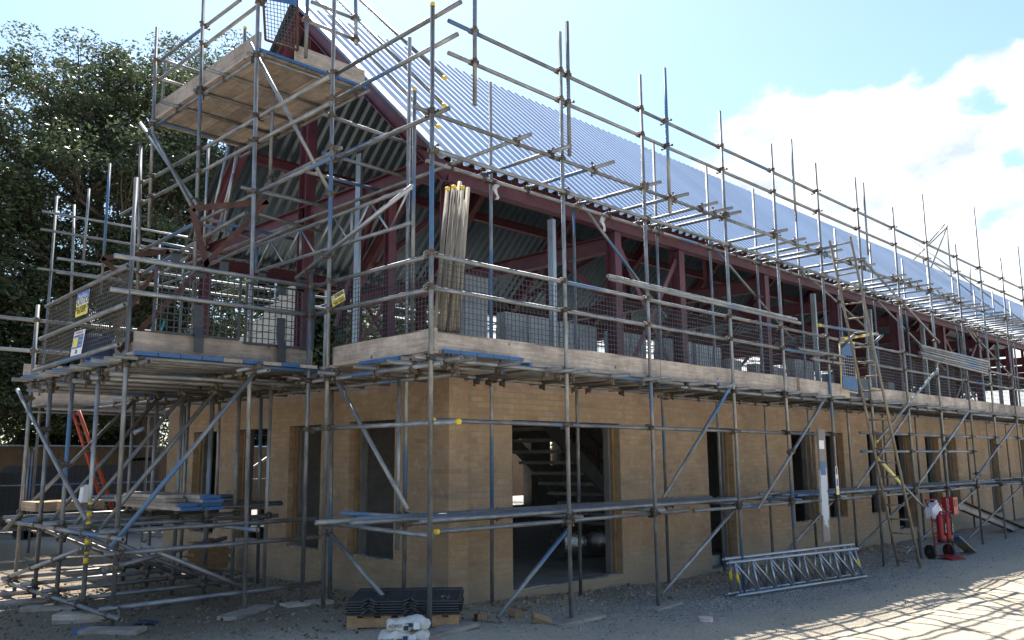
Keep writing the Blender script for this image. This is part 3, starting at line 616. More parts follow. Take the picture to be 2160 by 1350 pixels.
# ------------------------------------------------------------------ scaffold along the side wall
def plank(name, p, q, w, t, parent, m='board', up=(0, 0, 1), ends='', blue=.035):
    """Scaffold board from p to q; its ends may carry a painted band."""
    p, q = Vector(p), Vector(q); d = q-p; L = d.length; d.normalize(); up = Vector(up); side = up.cross(d).normalized(); up = d.cross(side)
    b = MB(); a0 = blue if '0' in ends else 0; a1 = L-blue if '1' in ends else L
    b.box((a0, -w/2, -t/2), (a1, w/2, t/2))
    if a0: b.box((0, -w/2, -t/2), (a0, w/2, t/2), 1)
    if a1 < L: b.box((a1, -w/2, -t/2), (L, w/2, t/2), 1)
    return b.build(name, [MT[m], MT['blue']], parent, p, Matrix((d, side, up)).transposed().to_quaternion())
XS = [0, 2.02, 3.66, 5.70, 7.28, 8.90, 10.60, 12.40, 14.25, 16.2, 17.95, 19.85, 21.7, 23.5, 25.3, 27.2, 29.1, 31.0, 33.0, 35.0, 37.0, 39.0]
TOP = [6.36, 6.79, 6.77, 6.85, 6.74, 6.81, 6.94, 6.71, 7.40, 6.58, 7.89, 6.84, 7.5, 6.8, 7.2, 6.7, 6.9, 7.3, 6.8, 6.7, 7.2, 6.8]
IT = [6.05, 6.55, 5.17, 6.68, 6.67, 6.62, 6.54, 6.51, 6.5, 6.45, 6.5, 6.5, 6.4, 6.6, 6.5, 6.4, 6.5, 6.6, 6.5, 6.4, 6.6, 6.5]
side = Scaffold(empty('side_scaffold', (0, 0, 0), 'long grey tube scaffold with boarded lift along the side wall, right of the corner post', 'scaffold'))
OUT, INN = [], []
for k, x in enumerate(XS):
    side.tube('standard', (x+.01, 0, gz(x, 0)+.005 if k else .045), (x-.01 if k else -.015, 0, TOP[k]), caps='1' if k == 0 else '', m='tube')
    if k: side.tube('standard', (x, 1.25, gz(x, 1.25)-.05), (x, 1.25, IT[k]), m='tube_blue' if k in (1, 8) else 'tube')
side.tube('standard', (.68, 1.25, 0.0), (.66, 1.25, 6.69)); side.tube('standard', (.60, 1.28, .62), (.60, 1.28, 2.5)); side.tube('standard', (.70, 1.19, 3.0), (.70, 1.19, 6.02), caps='1')
for (x, z0, z1) in ((.59, 5.41, 7.3), (4.25, 4.94, 7.07), (2.15, 5.23, 6.98), (10.6, 6.3, 8.07), (14.14, 6.2, 7.95)):
    side.tube('standard', (x, .0 if x < 5 else 1.25, z0), (x, .0 if x < 5 else 1.25, z1))
def runs(name, y, z, a, b, step=6.3, sag=0.0, m=None, **k):
    x = a
    while x < b:
        e = min(b, x+step+rnd.uniform(-.5, .4)); kw = dict(k)
        if m: kw['m'] = m
        side.tube(name, (x, y+rnd.uniform(-.004, .004), z(x) if callable(z) else z), (e, y, z(e) if callable(z) else z), **kw); x = e+.004
lowz = lambda x: .91-.0035*x
side.px('ledger', 'y', .052, 920, 1122, 1450, 1077, caps='0', m='tube'); side.tube('ledger', (4.6, .052, .895), (10.4, .052, .88)); runs('ledger', .052, .87, 10.9, 39)
side.px('ledger', 'y', .052, 912, 886, 1755, 917, caps='0'); side.tube('ledger', (10.1, .052, 2.02), (24, .052, 2.02)); side.tube('ledger', (10.1, .052, 1.68), (16.6, .052, 1.68)); side.tube('ledger', (24.05, .052, 2.02), (39, .052, 2.02))
side.px('ledger', 'y', .052, 873, 752, 1440, 810); runs('ledger', .052, 2.545, 4.4, 39)
side.px('ledger', 'y', 1.2, 783, 777, 1440, 834); runs('ledger', 1.2, 2.535, 5.6, 39)
side.px('ledger', 'y', 1.2, 720, 1082, 905, 1092)
runs('ledger', 1.2, .9, .7, 39)
runs('guard_rail', .052, 3.66, -.05, 39); runs('guard_rail', .052, 3.315, -.05, 9.3); runs('guard_rail', .052, 3.315, 10.2, 39)
runs('guard_rail', .052, 5.92, .25, 39); runs('guard_rail', .052, 6.29, .25, 39)
runs('ledger', -.052, 4.73, -.05, 39); runs('ledger', 1.2, 5.17, .9, 39); runs('ledger', .052, 5.17, -.2, 39)
nears = [at(x, y, 'y', -.15).x for x, y in ((1117, 275), (1190, 297), (1280, 333), (1385, 358), (1448, 385), (1502, 418), (1532, 423), (1552, 427), (1652, 472), (1697, 493), (1725, 505), (1748, 512), (1765, 520), (1813, 540), (1842, 547), (1902, 563), (1923, 578), (1937, 584), (1957, 595), (1978, 597), (2007, 608), (2018, 622))]
x = nears[-1]+.45
while x < 38: nears.append(x); x += rnd.uniform(.35, .75)
for k, x in enumerate(nears):
    side.tube('transom', (x, -.15-rnd.uniform(0, .12), 5.222), (x+rnd.uniform(-.06, .06), 1.34 if k else 9.2, 5.222), m='tube_blue' if k in (1, 9) else 'tube')
under = [.22, .36, .98, 1.72, 1.92, 2.16, 2.9, 3.55, 3.85, 4.6, 5.35, 5.85, 6.6]
x = 7.3
while x < 38: under.append(x); x += rnd.uniform(.5, .9)
for x in under: side.tube('transom', (x, -.16-rnd.uniform(0, .1), 2.594), (x, 1.42, 2.594), m='tube')
for x in [2.1, 3.7, 5.75, 7.35, 8.95, 10.65, 12.45, 14.3, 16.25, 18, 19.9, 21.75, 23.6]: side.tube('transom', (x, -.13, lowz(x)+.052), (x, 1.36, lowz(x)+.052))
# boards of the working lift, laid along the wall in lengths
zb = 2.64
for r in range(5):
    y = .15+.232*r; x = 1.45 if r < 4 else .3
    if r >= 2: x = -.02
    while x < 38.9:
        e = min(39, x+rnd.choice((3.9, 3.0, 3.9)))
        plank('scaffold_board', (x, y, zb), (e, y, zb), .225, .038, side.root, 'board' if rnd.random() < .7 else 'board_fresh', ends='01'); x = e+.012
for k in range(5): plank('scaffold_board', (.28+.232*k, -.0, zb+.04), (.28+.232*k, 2.4, zb+.04), .225, .038, side.root, 'board_fresh' if k == 1 else 'board', ends='0')
plank('toe_board', (.08, .098, 2.775), (4.0, .098, 2.775), .225, .038, side.root, up=(0, 1, 0)); plank('toe_board', (4.01, .098, 2.772), (7.9, .098, 2.772), .225, .038, side.root, up=(0, 1, 0))
plank('toe_board', (7.85, .052, 2.76), (9.75, .052, 2.745), .225, .038, side.root, up=(0, 1, 0)); x = 10.75
while x < 38: plank('toe_board', (x, .098, 2.772), (x+3.9, .098, 2.772), .225, .038, side.root, up=(0, 1, 0)); x += 3.91
# braces read off the photograph, in the outer face (behind the standards) or the inner face
for y, l in ((-.055, ((1547, 805, 1400, 1050), (1743, 835, 1598, 1075), (1917, 869, 1806, 1031), (2044, 866, 1936, 1024), (2141, 894, 2054, 1014))),
             (.11, ((1197, 1117, 1050, 1303), (1547, 1077, 1395, 1255), (1772, 1039, 1640, 1184), (1926, 1041, 1800, 1168), (2065, 1026, 1910, 1168), (2158, 1023, 2030, 1148)))):
    for q in l: side.px('brace', 'y', y, *q, m='tube')
for q in ((1216, 416, 1404, 669), (1492, 505, 1671, 716), (1688, 568, 1842, 705), (1837, 620, 1994, 781)): side.px('brace', 'y', 1.30, *q)
side.px('brace', 'y', -.055, 1822, 550, 1981, 722)
side.px('brace', 'y', 1.30, 1975, 610, 2070, 735); side.px('brace', 'y', 1.30, 2040, 690, 2130, 790)
side.px('brace', 'y', -.11, 1978, 778, 1849, 932, caps='1'); side.px('brace', 'y', -.11, 1852, 968, 2003, 1128, caps='0')
yl = tube('foam_sleeve', at(1858, 973, 'y', -.11), at(1904, 1025, 'y', -.11), side.root, 'tube', r=.034); yl.data.materials[0] = mat('pale yellow foam', (.72, .66, .26), .7, 0, .1, 12)
# small ladder landing with taped tubes
side.tube('transom', at(1728, 686, 'y', -.25), at(1852, 706, 'y', -.25), caps='0'); 
tp = side.tube('transom', at(1770, 716, 'y', -.3), at(1850, 704, 'y', -.3), m='tube')
for a, c in ((1779, 1786), (1800, 1807), (1815, 1823), (1832, 1839)):
    tube('hazard_tape', at(a, 716-(a-1770)*.15, 'y', -.3), at(c, 716-(c-1770)*.15, 'y', -.3), tp, 'cap', r=.0255, hollow=False)
for px in (1781, 1840): side.px('transom', 'x', at(px, 725, 'y', -.45).x, px-6, 732, px+22, 706)
for q in ((1682, 735, 1782, 753), (1712, 757, 1780, 768)): side.px('guard_rail', 'y', -.06, *q)
side.couple([t for t in side.up], [t for t in side.flat if t[3] != 'foam_sleeve'], .1, 420)
side.couple([t for t in side.flat if t[3] == 'transom' and t[1].x < 16], [t for t in side.flat if t[3] == 'ledger'], .075, 200)

# ------------------------------------------------------------------ scaffold across the gable, with the high platform
gab = Scaffold(empty('gable_scaffold', (0, 1.9, 0), 'grey tube scaffold across the gable end carrying a high timber platform', 'scaffold'))
gab.px('standard', 'x', 0, 681, 1292, 705, 0, m='tube'); gab.px('standard', 'x', 0, 637, 1275, 657, 560)
gab.px('standard', 'x', .65, 696, 1280, 700, 800); gab.px('standard', 'x', .65, 543, 1235, 552, 800, m='tube_blue'); gab.px('standard', 'x', .65, 455, 1110, 465, 795); gab.px('standard', 'x', .65, 385, 1075, 391, 795)
# poles of the tower plane standing 0.65 m out from the corner line
TX = -.64
gab.px('standard', 'x', TX, 515, 1295, 545, -20, m='tube'); gab.px('standard', 'x', TX, 404, 760, 430, -20, m='tube_blue'); gab.px('standard', 'x', TX, 314, 480, 331, 58)
gab.px('standard', 'x', TX, 290, 640, 297, 308); gab.px('standard', 'x', 0, 213, 620, 232, 345, m='tube_blue'); gab.px('standard', 'x', 0, 148, 680, 157, 432); gab.px('standard', 'x', 0, 175, 560, 188, 398)
gab.px('standard', 'x', 0, 569, 392, 579, 116); gab.px('standard', 'x', 0, 340, 240, 350, 112); gab.px('standard', 'x', .65, 515, 110, 517, 58, caps='1')
for q in ((700, 161, 972, 4), (700, 214, 965, 72), (690, 345, 947, 228)): gab.px('guard_rail', 'x', .052, *q)
for q in ((300, 388, 697, 160), (255, 453, 697, 217)): gab.px('guard_rail', 'x', TX+.05, *q, m='tube')
gab.px('ledger', 'x', TX+.05, 286, 535, 535, 410); gab.px('ledger', 'x', TX+.05, 535, 410, 700, 332); gab.px('ledger', 'x', TX+.05, 290, 583, 520, 448); gab.px('ledger', 'x', .1, 560, 392, 720, 312)
gab.px('ledger', 'x', .3, 447, 556, 620, 476); gab.px('ledger', 'x', .3, 385, 582, 470, 545); gab.px('ledger', 'x', .3, 270, 617, 400, 540)
gab.px('ledger', 'x', .60, 640, 360, 885, 255)
for ax, v, q in (('y', 1.95, (683, 241, 908, 319)), ('y', 2.4, (680, 322, 905, 388)), ('y', 3.2, (626, 357, 815, 405)), ('y', 3.6, (509, 395, 700, 440)), ('y', 4.2, (560, 405, 690, 436)),
                 ('y', 5.0, (425, 460, 620, 505)), ('y', 4.6, (540, 450, 680, 490)), ('y', 6.2, (430, 475, 570, 510)), ('y', 7.4, (300, 505, 480, 540)), ('y', 7.9, (300, 520, 520, 548)), ('y', 8.8, (300, 545, 470, 568))):
    gab.px('transom', ax, v, *q)
gab.px('brace', 'x', TX-.05, 528, 91, 697, 408, 'x', .05, m='tube'); gab.px('brace', 'x', TX-.05, 296, 260, 416, 434, m='tube_blue'); gab.px('brace', 'x', TX-.1, 324, 284, 405, 436)
gab.px('brace', 'x', -.06, 625, 587, 870, 392, m='tube_clean')
gab.px('brace', 'x', .06, 697, 778, 860, 1076, m='tube'); gab.px('brace', 'x', .06, 694, 1122, 808, 1258, m='tube')
for q in ((438, 500, 482, 310), (455, 505, 512, 290), (430, 520, 440, 310), (470, 490, 500, 320)): gab.px('brace', 'x', .75, *q, m='tube_clean')
# side rails and boards of the boarded lift
gab.tube('ledger', (.052, 2.32, 1.96), (.052, -.36, 1.96), caps='1', m='tube'); gab.px('ledger', 'x', .052, 690, 1103, 910, 1131, m='tube')
for z in (3.31, 3.655): gab.tube('guard_rail', (.052, 2.3, z), (.052, -.02, z))
gab.tube('ledger', (.052, 9.0, 2.52), (.052, 1.4, 2.52)); gab.tube('ledger', (.052, 2.5, 2.52), (.052, -.1, 2.54)); gab.tube('ledger', (.62, 9.0, 2.5), (.62, .3, 2.5))
y = .35
while y < 9: gab.tube('transom', (-.12-rnd.uniform(0, .2), y, 2.57), (1.35, y, 2.57)); y += rnd.uniform(.5, .8)
plank('toe_board', (.098, 1.86, 2.775), (.098, .04, 2.8), .225, .038, gab.root, up=(1, 0, 0))
for k in range(5): plank('scaffold_board', (.2+.232*k, 2.45, zb-.004), (.2+.232*k, 6.3, zb-.004), .225, .038, gab.root); plank('scaffold_board', (.2+.232*k, 6.32, zb-.004), (.2+.232*k, 9.2, zb-.004), .225, .038, gab.root)
# high platform
PZ = 6.60
for k in range(7): plank('scaffold_board', (TX+.14+.232*k, 2.62, PZ), (TX+.14+.232*k, 5.85, PZ), .226, .038, gab.root, ends='0')
plank('toe_board', (TX+.07, 2.66, PZ+.135), (TX+.07, 5.85, PZ+.135), .225, .038, gab.root, up=(1, 0, 0)); plank('toe_board', (-.08, 2.66, PZ+.135), (.98, 2.66, PZ+.135), .225, .038, gab.root, up=(0, 1, 0))
for y in (2.74, 3.5, 4.22, 4.9, 5.65): gab.tube('transom', (TX-.22 if y in (3.5, 4.9) else TX-.05, y, PZ-.045), (1.02, y, PZ-.045), m='tube')
gab.tube('ledger', (TX+.052, 2.5, PZ-.10), (TX+.052, 6.05, PZ-.10)); gab.tube('ledger', (.95, 2.5, PZ-.10), (.95, 6.05, PZ-.10))
gab.px('guard_rail', 'x', TX+.05, 337, 128, 507, 0); gab.px('guard_rail', 'x', TX+.05, 333, 170, 560, 0)
gab.px('guard_rail', 'y', 2.55, 657, 4, 760, 44, m='tube'); gab.px('guard_rail', 'y', 2.55, 645, 43, 757, 87); gab.px('standard', 'y', 2.5, 645, 122, 649, -15, m='tube_blue'); gab.px('standard', 'y', 2.5, 751, 95, 750, -15)
gab.px('guard_rail', 'y', 5.85, 318, 118, 420, 152); gab.px('guard_rail', 'y', 5.85, 320, 160, 392, 183)
# rails following the slope of the gable
for q in ((760, 0, 938, 165), (713, 0, 937, 223), (668, 0, 925, 268)): gab.px('guard_rail', 'x', 1.0, *q, caps='1', m='tube')
# lattice beam spanning the gable
la = [at(x, y, 'x', .55) for x, y in ((542, 520), (868, 395), (540, 573), (868, 470))]
lb = empty('lattice_beam', la[2]); lb.parent = gab.root; lb.location = la[2]-Vector((0, 1.9, 0))
for a, c in ((0, 1), (2, 3)): tube('chord', la[a], la[c], lb, 'tube')
for k in range(9):
    t, u = k/9, (k+.9)/9; A = la[0].lerp(la[1], t); B = la[2].lerp(la[3], t)
    if k in (0, 3, 6): tube('post', A, B, lb, 'tube_blue', r=.02)
    P, Q = (la[0].lerp(la[1], t), la[2].lerp(la[3], u)) if k % 2 else (la[2].lerp(la[3], t), la[0].lerp(la[1], u))
    tube('lacing', P, Q, lb, 'tube_clean', r=.013)
gab.couple(gab.up, gab.flat, .11, 160); gab.couple([t for t in gab.flat if t[3] == 'transom'], [t for t in gab.flat if t[3] in ('ledger', 'guard_rail')], .075, 90)

# ------------------------------------------------------------------ loading bay at the near left
bay = Scaffold(empty('loading_bay', (-2.0, 2.35, 0), 'braced tube loading bay with boarded top projecting left of the gable scaffold', 'scaffold'))
ROWS = [2.32, 3.2, 4.02, 4.78, 5.55]; BX = -2.0
bay.px('standard', 'x', BX, 236, 1322, 288, 375, m='tube')
for k, y in enumerate(ROWS[1:]):
    bay.tube('standard', (BX, y, .04), (BX, y, 2.56 if k < 3 else 3.62), m='tube')
for y in ROWS[1:]: bay.tube('standard', (-.70, y, gz(-.7, y)-.03), (-.70, y, 2.56), m='tube'); bay.tube('standard', (.12, y+.1, gz(.1, y)-.03), (.12, y+.1, 2.56), m='tube')
# yellow and black tape on the second post
tp = bay.up[1][0]
for k in range(7):
    c = MB().rod((0, 0, .52+.095*k), (0, 0, .575+.095*k), .0262, 12); w = WM(tp); c.build('hazard_tape', MT['cap'] if k % 1 == 0 else MT['ink'], tp, w.to_translation(), w.to_quaternion())
BR = [((233, 1155), (537, 787)), ((196, 1134), (476, 800)), ((127, 1144), (410, 806)), ((80, 1130), (352, 820)), ((8, 1119), (290, 838))]
for k, (y, (a, c)) in enumerate(zip(ROWS, BR)):
    bay.tube('brace', at(*a, 'y', y-.055), at(*c, 'y', y-.055), m='tube_blue' if k == 0 else 'tube')
    bay.tube('ledger', (BX-.14, y+.052, .20), (-.05 if k else .35, y+.052, .20), m='tube')
    bay.tube('ledger', (BX-.18, y+.052, .93), (.25, y+.052, .93)); 
    bay.tube('brace', (BX+.25, y+.11, .78), (-.45, y+.11, .16))
bay.tube('ledger', (BX-.12, 2.37, .72), (.3, 2.37, .72), m='tube'); bay.tube('ledger', (BX-.10, 2.42, .57), (-.4, 3.3, .70))
bay.tube('ledger', (BX-.052, 2.05, .14), (BX-.052, 5.8, .14)); bay.px('ledger', 'x', BX-.055, 176, 1156, 8, 1221)
bay.tube('ledger', (BX-.052, 2.1, .87), (BX-.052, 5.9, .87)); bay.tube('ledger', (-.65, 2.1, .87), (-.65, 5.9, .87))
bay.px('brace', 'x', BX-.1, 37, 822, 182, 1098, m='tube')
bay.tube('ledger', (BX+.052, 2.0, 2.588), (BX+.052, 5.85, 2.588)); bay.tube('ledger', (-.65, 2.0, 2.588), (-.65, 5.85, 2.588)); bay.tube('ledger', (.17, 2.0, 2.588), (.17, 5.85, 2.588))
y = 2.24
while y < 5.8: bay.tube('transom', (BX-.16-rnd.uniform(0, .08), y, 2.642), (.55+rnd.uniform(-.2, .3), y, 2.642), m='tube' if rnd.random() < .8 else 'tube_blue'); y += .26
y = 2.6
while y < 5.8: bay.tube('transom', (BX-.1, y, 2.50), (.5, y, 2.50), m='tube'); y += .55
for k in range(9): plank('scaffold_board', (BX+.10+.235*k, 2.2, 2.685), (BX+.10+.235*k, 5.8, 2.685), .226, .038, bay.root, 'board_fresh' if k in (1, 2) else 'board', ends='0' if k in (0, 1, 2, 3, 5, 7) else '')
plank('toe_board', (BX+.03, 2.375, 2.818), (.12, 2.375, 2.818), .225, .038, bay.root, up=(0, 1, 0)); plank('toe_board', (BX-.05, 5.75, 2.75), (BX+.6, 5.75, 2.75), .225, .038, bay.root, up=(0, 1, 0))
bay.px('guard_rail', 'y', 2.28, 233, 610, 655, 664, m='tube'); bay.px('guard_rail', 'y', 2.28, 241, 539, 650, 604, m='tube')
for z in (3.42, 3.02): bay.tube('guard_rail', (BX-.45, 5.6, z), (.3, 5.6, z))
bay.px('transom', 'y', 2.2, 283, 914, 303, 903); bay.px('ledger', 'y', 2.25, 500, 782, 548, 772)
# up-and-over gate: three rails, infill mesh and two triangular end frames
gate = empty('loading_gate', (BX-.1, 3, 2.8)); gate.parent = bay.root; gate.location = Vector((BX-.1, 3, 2.8))-bay.root.location
gx = BX-.12
ga = [(at(98, 647, 'x', gx), at(271, 561, 'x', gx)), (at(85, 715, 'x', gx), at(264, 642, 'x', gx)), (at(72, 782, 'x', gx), at(251, 726, 'x', gx))]
for a, c in ga: tube('gate_rail', a, c, gate, 'tube', r=.0242)
def grid(name, A, B, C, D, nu, nv, r, m, parent, bow=0.0):
    """Wire mesh filling the quad A-B (top) / C-D (bottom)."""
    b = MB(); nrm = (B-A).cross(C-A).normalized()
    pt = lambda u, v: A.lerp(B, u).lerp(C.lerp(D, u), v) + nrm*bow*math.sin(v*math.pi)*math.sin(u*math.pi*3)
    for i in range(nu+1):
        u = i/nu; sg = 4 if bow else 1
        for k in range(sg): b.bar(pt(u, k/sg), pt(u, (k+1)/sg), 2*r, 2*r, nrm)
    for j in range(nv+1):
        v = j/nv; sg = 12 if bow else 1
        for k in range(sg): b.bar(pt(k/sg, v)+nrm*r, pt((k+1)/sg, v)+nrm*r, 2*r, 2*r, nrm)
    return b.build(name, MT[m], parent)
o = Vector((.03, 0, 0))
grid('infill_mesh', ga[0][0]+o, ga[0][1]+o, ga[1][0]+o, ga[1][1]+o, 50, 8, .0035, 'wire', gate, .015); grid('infill_mesh', ga[1][0]+o, ga[1][1]+o, ga[2][0]+o, ga[2][1]+o, 50, 8, .0035, 'wire', gate, .015)
for y, pts in ((2.62, [(405, 440), (565, 425), (437, 563), (297, 695)]), (5.2, [(214, 545), (357, 530), (284, 605), (245, 690)])):
    q = [at(a, c, 'y', y) for a, c in pts]; b = MB()
    b.bar(q[0], q[1], .012, .07, (0, 0, 1)); b.bar(q[0], q[2], .012, .07, (0, 0, 1)); b.bar(q[1], q[3], .012, .06, (0, 0, 1)); b.bar(q[3], at(250 if y < 3 else 70, 740 if y < 3 else 800, 'y', y), .012, .06, (0, 0, 1))
    b.build('gate_frame', MT['brown'], gate)
bay.couple(bay.up, bay.flat, .11, 150); bay.couple([t for t in bay.flat if t[3] == 'transom'], [t for t in bay.flat if t[3] == 'ledger'], .09, 60)

# ------------------------------------------------------------------ scaffold behind the building
rear = Scaffold(empty('rear_scaffold', (0, 10, 0), 'grey tube scaffold standing along the far rear wall, seen through the open steel frame', 'scaffold'))
for k in range(22):
    x = -.4+2.0*k
    rear.tube('standard', (x, 10.7, -.4), (x, 10.7, (6.6, 6.0, 6.9, 6.3)[k % 4])); 
    if k: rear.tube('standard', (x, 9.5, -.4), (x, 9.5, 5.6))
for y, zs in ((10.65, (2.5, 3.3, 3.65, 5.15, 5.9, 6.25)), (9.55, (2.5, 4.9, 5.15))):
    for z in zs:
        x = -.65
        while x < 40: rear.tube('ledger', (x, y, z), (x+6.2, y, z)); x += 6.21
x = .2
while x < 38: rear.tube('transom', (x, 9.3, 2.55), (x, 10.9, 2.55)); rear.tube('transom', (x+.3, 9.3, 5.2), (x+.3, 10.9, 5.2)); x += 1.25
for k in range(5):
    for r in range(8): plank('scaffold_board', (-.6+r*4.95, 9.7+.23*k, 2.6), (4.3+r*4.95, 9.7+.23*k, 2.6), .225, .038, rear.root)
for k in range(8): plank('toe_board', (-.6+k*4.95, 10.6, 2.74), (4.3+k*4.95, 10.6, 2.74), .225, .038, rear.root, up=(0, 1, 0))
for k in range(6): rear.tube('brace', (1.6+6*k, 10.75, 0), (5.6+6*k, 10.75, 2.5))
# distant gable rails crossing above the ridge at the far end
far = Scaffold(empty('far_end_scaffold', (38, 5, 0), 'thin tube rails crossed above the far end of the roof ridge', 'scaffold'))
for q in ((1999, 475, 1960, 575), (1997, 480, 1925, 550), (1993, 473, 1958, 513), (1923, 504, 2160, 680), (1927, 522, 2160, 706)): far.px('guard_rail', 'x', 30.0, *q, m='tube')
for q in ((1997, 478, 2012, 640), (1945, 527, 1955, 610), (2045, 560, 2050, 640)): far.px('standard', 'x', 30.0, *q, m='tube')

# ------------------------------------------------------------------ mesh guards hung on the guard rails
ORD = ['first', 'second', 'third', 'fourth', 'fifth', 'sixth', 'seventh', 'eighth', 'ninth', 'tenth']
gg = 'dark mesh guards hung on the guard rails'
def guard(A, B, zt, zb, label, cell=.06, r=.0028, hooks=False, nrm=(0, -1, 0)):
    A = Vector(A); B = Vector(B); L = (B-A).length; d = (B-A)/L; n = Vector(nrm)
    root = empty('mesh_guard', ((A.x+B.x)/2, (A.y+B.y)/2, zb), label, 'mesh guard', gg)
    b = MB(); nu = round(L/cell); nv = round((zt-zb)/cell); Z = Vector((0, 0, 1))
    ph = rnd.random()*6
    w = lambda u: n*.010*math.sin(u*9+ph)
    for i in range(nu+1):
        p = A+d*(L*i/nu)+w(i/nu); b.bar(Vector((p.x, p.y, zb)), Vector((p.x, p.y, zt)), 2*r, 2*r, n)
    for j in range(nv+1):
        z = zb+(zt-zb)*j/nv
        for k in range(6):
            p = A+d*(L*k/6)+w(k/6)+n*r*1.6; q = A+d*(L*(k+1)/6)+w((k+1)/6)+n*r*1.6
            b.bar(Vector((p.x, p.y, z)), Vector((q.x, q.y, z)), 2*r, 2*r, n)
    b.build('mesh', MT['mesh'], root)
    if hooks:
        fr = MB()
        for p in (A, B): fr.bar(Vector((p.x, p.y, zb)), Vector((p.x, p.y, zt)), .03, .012, n)
        for z in (zt, zb+.01): fr.bar(Vector((A.x, A.y, z))+n*.004, Vector((B.x, B.y, z))+n*.004, .012, .022, Z)
        fr.build('frame', MT['mesh'], root)
        for t in (.2, .78):
            p = A+d*L*t+n*.006; h = MB(); h.bar(Vector((p.x, p.y, zt-.02)), Vector((p.x, p.y, zt+.14)), .10, .008, n); h.bar(Vector((p.x, p.y, zt+.14)), Vector((p.x, p.y, zt+.15))+n*.07, .10, .008, n); h.build('hook', MT['mesh'], root)
        p = A+d*L*.5+n*.012; h = MB(); h.bar(Vector((p.x, p.y, zb+.10)), Vector((p.x, p.y, zb+.34)), .11, .010, n); h.bar(Vector((p.x, p.y, zb+.10)), Vector((p.x, p.y, zb-.02))+n*.045, .10, .010, n); h.bar(Vector((p.x, p.y, zb-.02))+n*.045, Vector((p.x, p.y, zb-.18))+n*.045, .10, .010, n)
        h.build('toe_clip', MT['mesh'], root)
        p = A+d*L*.5; h = MB(); h.bar(Vector((p.x, p.y, zt-.09))+n*.008, Vector((p.x, p.y, zt+.01))+n*.008, .12, .008, n); h.build('badge_plate', MT['mesh'], root)
    return root
x = .16; k = 0
while x < 22:
    e = x+2.38
    if not (9.3 < x < 10.5 or 9.75 < e < 10.9):
        guard((x, .085, 0), (e, .085, 0), 3.60, 2.88, 'dark wire mesh guard above the side toe board, %s from the corner post' % ORD[k], cell=.06 if x < 14 else .1); k += 1
        x = e+.02
    elif e > 9.4 and x < 9.3:
        guard((x, .085, 0), (9.3, .085, 0), 3.60, 2.88, 'narrow dark mesh guard just left of the blue and cream safety gate'); x = 10.75
    else: x = 10.75
guard((.085, 1.8, 0), (.085, .1, 0), 3.62, 2.9, 'dark wire mesh guard on the gable side of the corner post', .052, nrm=(-1, 0, 0))
guard((BX+.2, 2.33, 0), (BX+1.15, 2.33, 0), 3.66, 2.93, 'black framed panel guard above the loading bay toe board, nearer the gate', .075, .0045, True)
guard((BX+1.23, 2.33, 0), (BX+2.1, 2.33, 0), 3.60, 2.90, 'black framed panel guard above the loading bay toe board, nearer the building', .075, .0045, True)

# ------------------------------------------------------------------ lettering and signs
def text(txt, size, m, parent, origin, xdir, ydir, align='CENTER', squash=1.0):
    cu = bpy.data.curves.new('lettering', 'FONT'); cu.body = txt; cu.size = size; cu.align_x = align; cu.align_y = 'CENTER'; cu.extrude = .0004
    t = bpy.data.objects.new('tmp', cu); me = bpy.data.meshes.new_from_object(t); bpy.data.objects.remove(t)
    me.materials.clear(); me.materials.append(MT[m])
    xdir = Vector(xdir).normalized(); ydir = Vector(ydir); ydir = (ydir-xdir*ydir.dot(xdir)).normalized()
    for v in me.vertices: v.co.x *= squash
    return link('lettering', me, parent, origin, Matrix((xdir, ydir, xdir.cross(ydir))).transposed().to_quaternion())
def sign(name, label, TL, TRt, BL, bands):
    """Flat board from three corners; bands = (v0, v1, material, u0, u1)."""
    X = TRt-TL; Y = BL-TL; n = Y.cross(X).normalized()
    root = empty(name, BL+X/2, label, 'sign'); b = MB()
    q = lambda u, v, h: TL+X*u+Y*v+n*h
    b.add([q(0,0,0),q(1,0,0),q(1,1,0),q(0,1,0),q(0,0,-.004),q(1,0,-.004),q(1,1,-.004),q(0,1,-.004)], [(0,1,2,3),(7,6,5,4),(0,4,5,1),(1,5,6,2),(2,6,7,3),(3,7,4,0)])
    b.build('board', MT['white'], root)
    for v0, v1, m, u0, u1 in bands:
        c = MB(); c.add([q(u0,v0,.0008),q(u1,v0,.0008),q(u1,v1,.0008),q(u0,v1,.0008)], [(0,1,2,3)]); c.build('panel', MT[m], root)
    def wr(t, size, m, u, v, sq=1.0): text(t, size, m, root, q(u, v, .0022), X, -Y, squash=sq)
    def tri(u, v, s):
        c = MB(); w = s*Y.length/X.length
        c.add([q(u,v-s*.55,.0014),q(u+w*.6,v+s*.5,.0014),q(u-w*.6,v+s*.5,.0014)], [(0,2,1)]); c.build('warning_triangle', MT['sign_yellow'], root)
        text('!', s*Y.length*.8, 'ink', root, q(u, v+.1*s, .0026), X, -Y)
    return root, wr, tri
sx = gx-.02
r_, wr, tri = sign('caution_sign', 'blue, white and yellow CAUTION sign tied on the loading gate, upper of two', at(163.5, 620, 'x', sx), at(188.5, 609, 'x', sx), at(158.5, 670, 'x', sx), [(0, .27, 'sign_blue', 0, 1), (.56, 1, 'sign_yellow', 0, 1)])
wr('MobilRent', .075, 'white', .52, .19, .9); wr('i', .06, 'white', .75, .08)
tri(.13, .43, .2); wr('CAUTION', .105, 'ink', .6, .42, .85); wr('PEOPLE WORKING IN', .062, 'ink', .5, .68, .72); wr('RISER ABOVE', .062, 'ink', .5, .82, .72)
r_, wr, tri = sign('notice_sign', 'white notice with navy and yellow panels tied on the loading gate, lower of two', at(157.5, 700.5, 'x', sx), at(180, 693.5, 'x', sx), at(148, 752, 'x', sx), [(.17, .72, 'sign_blue', .06, .94)])
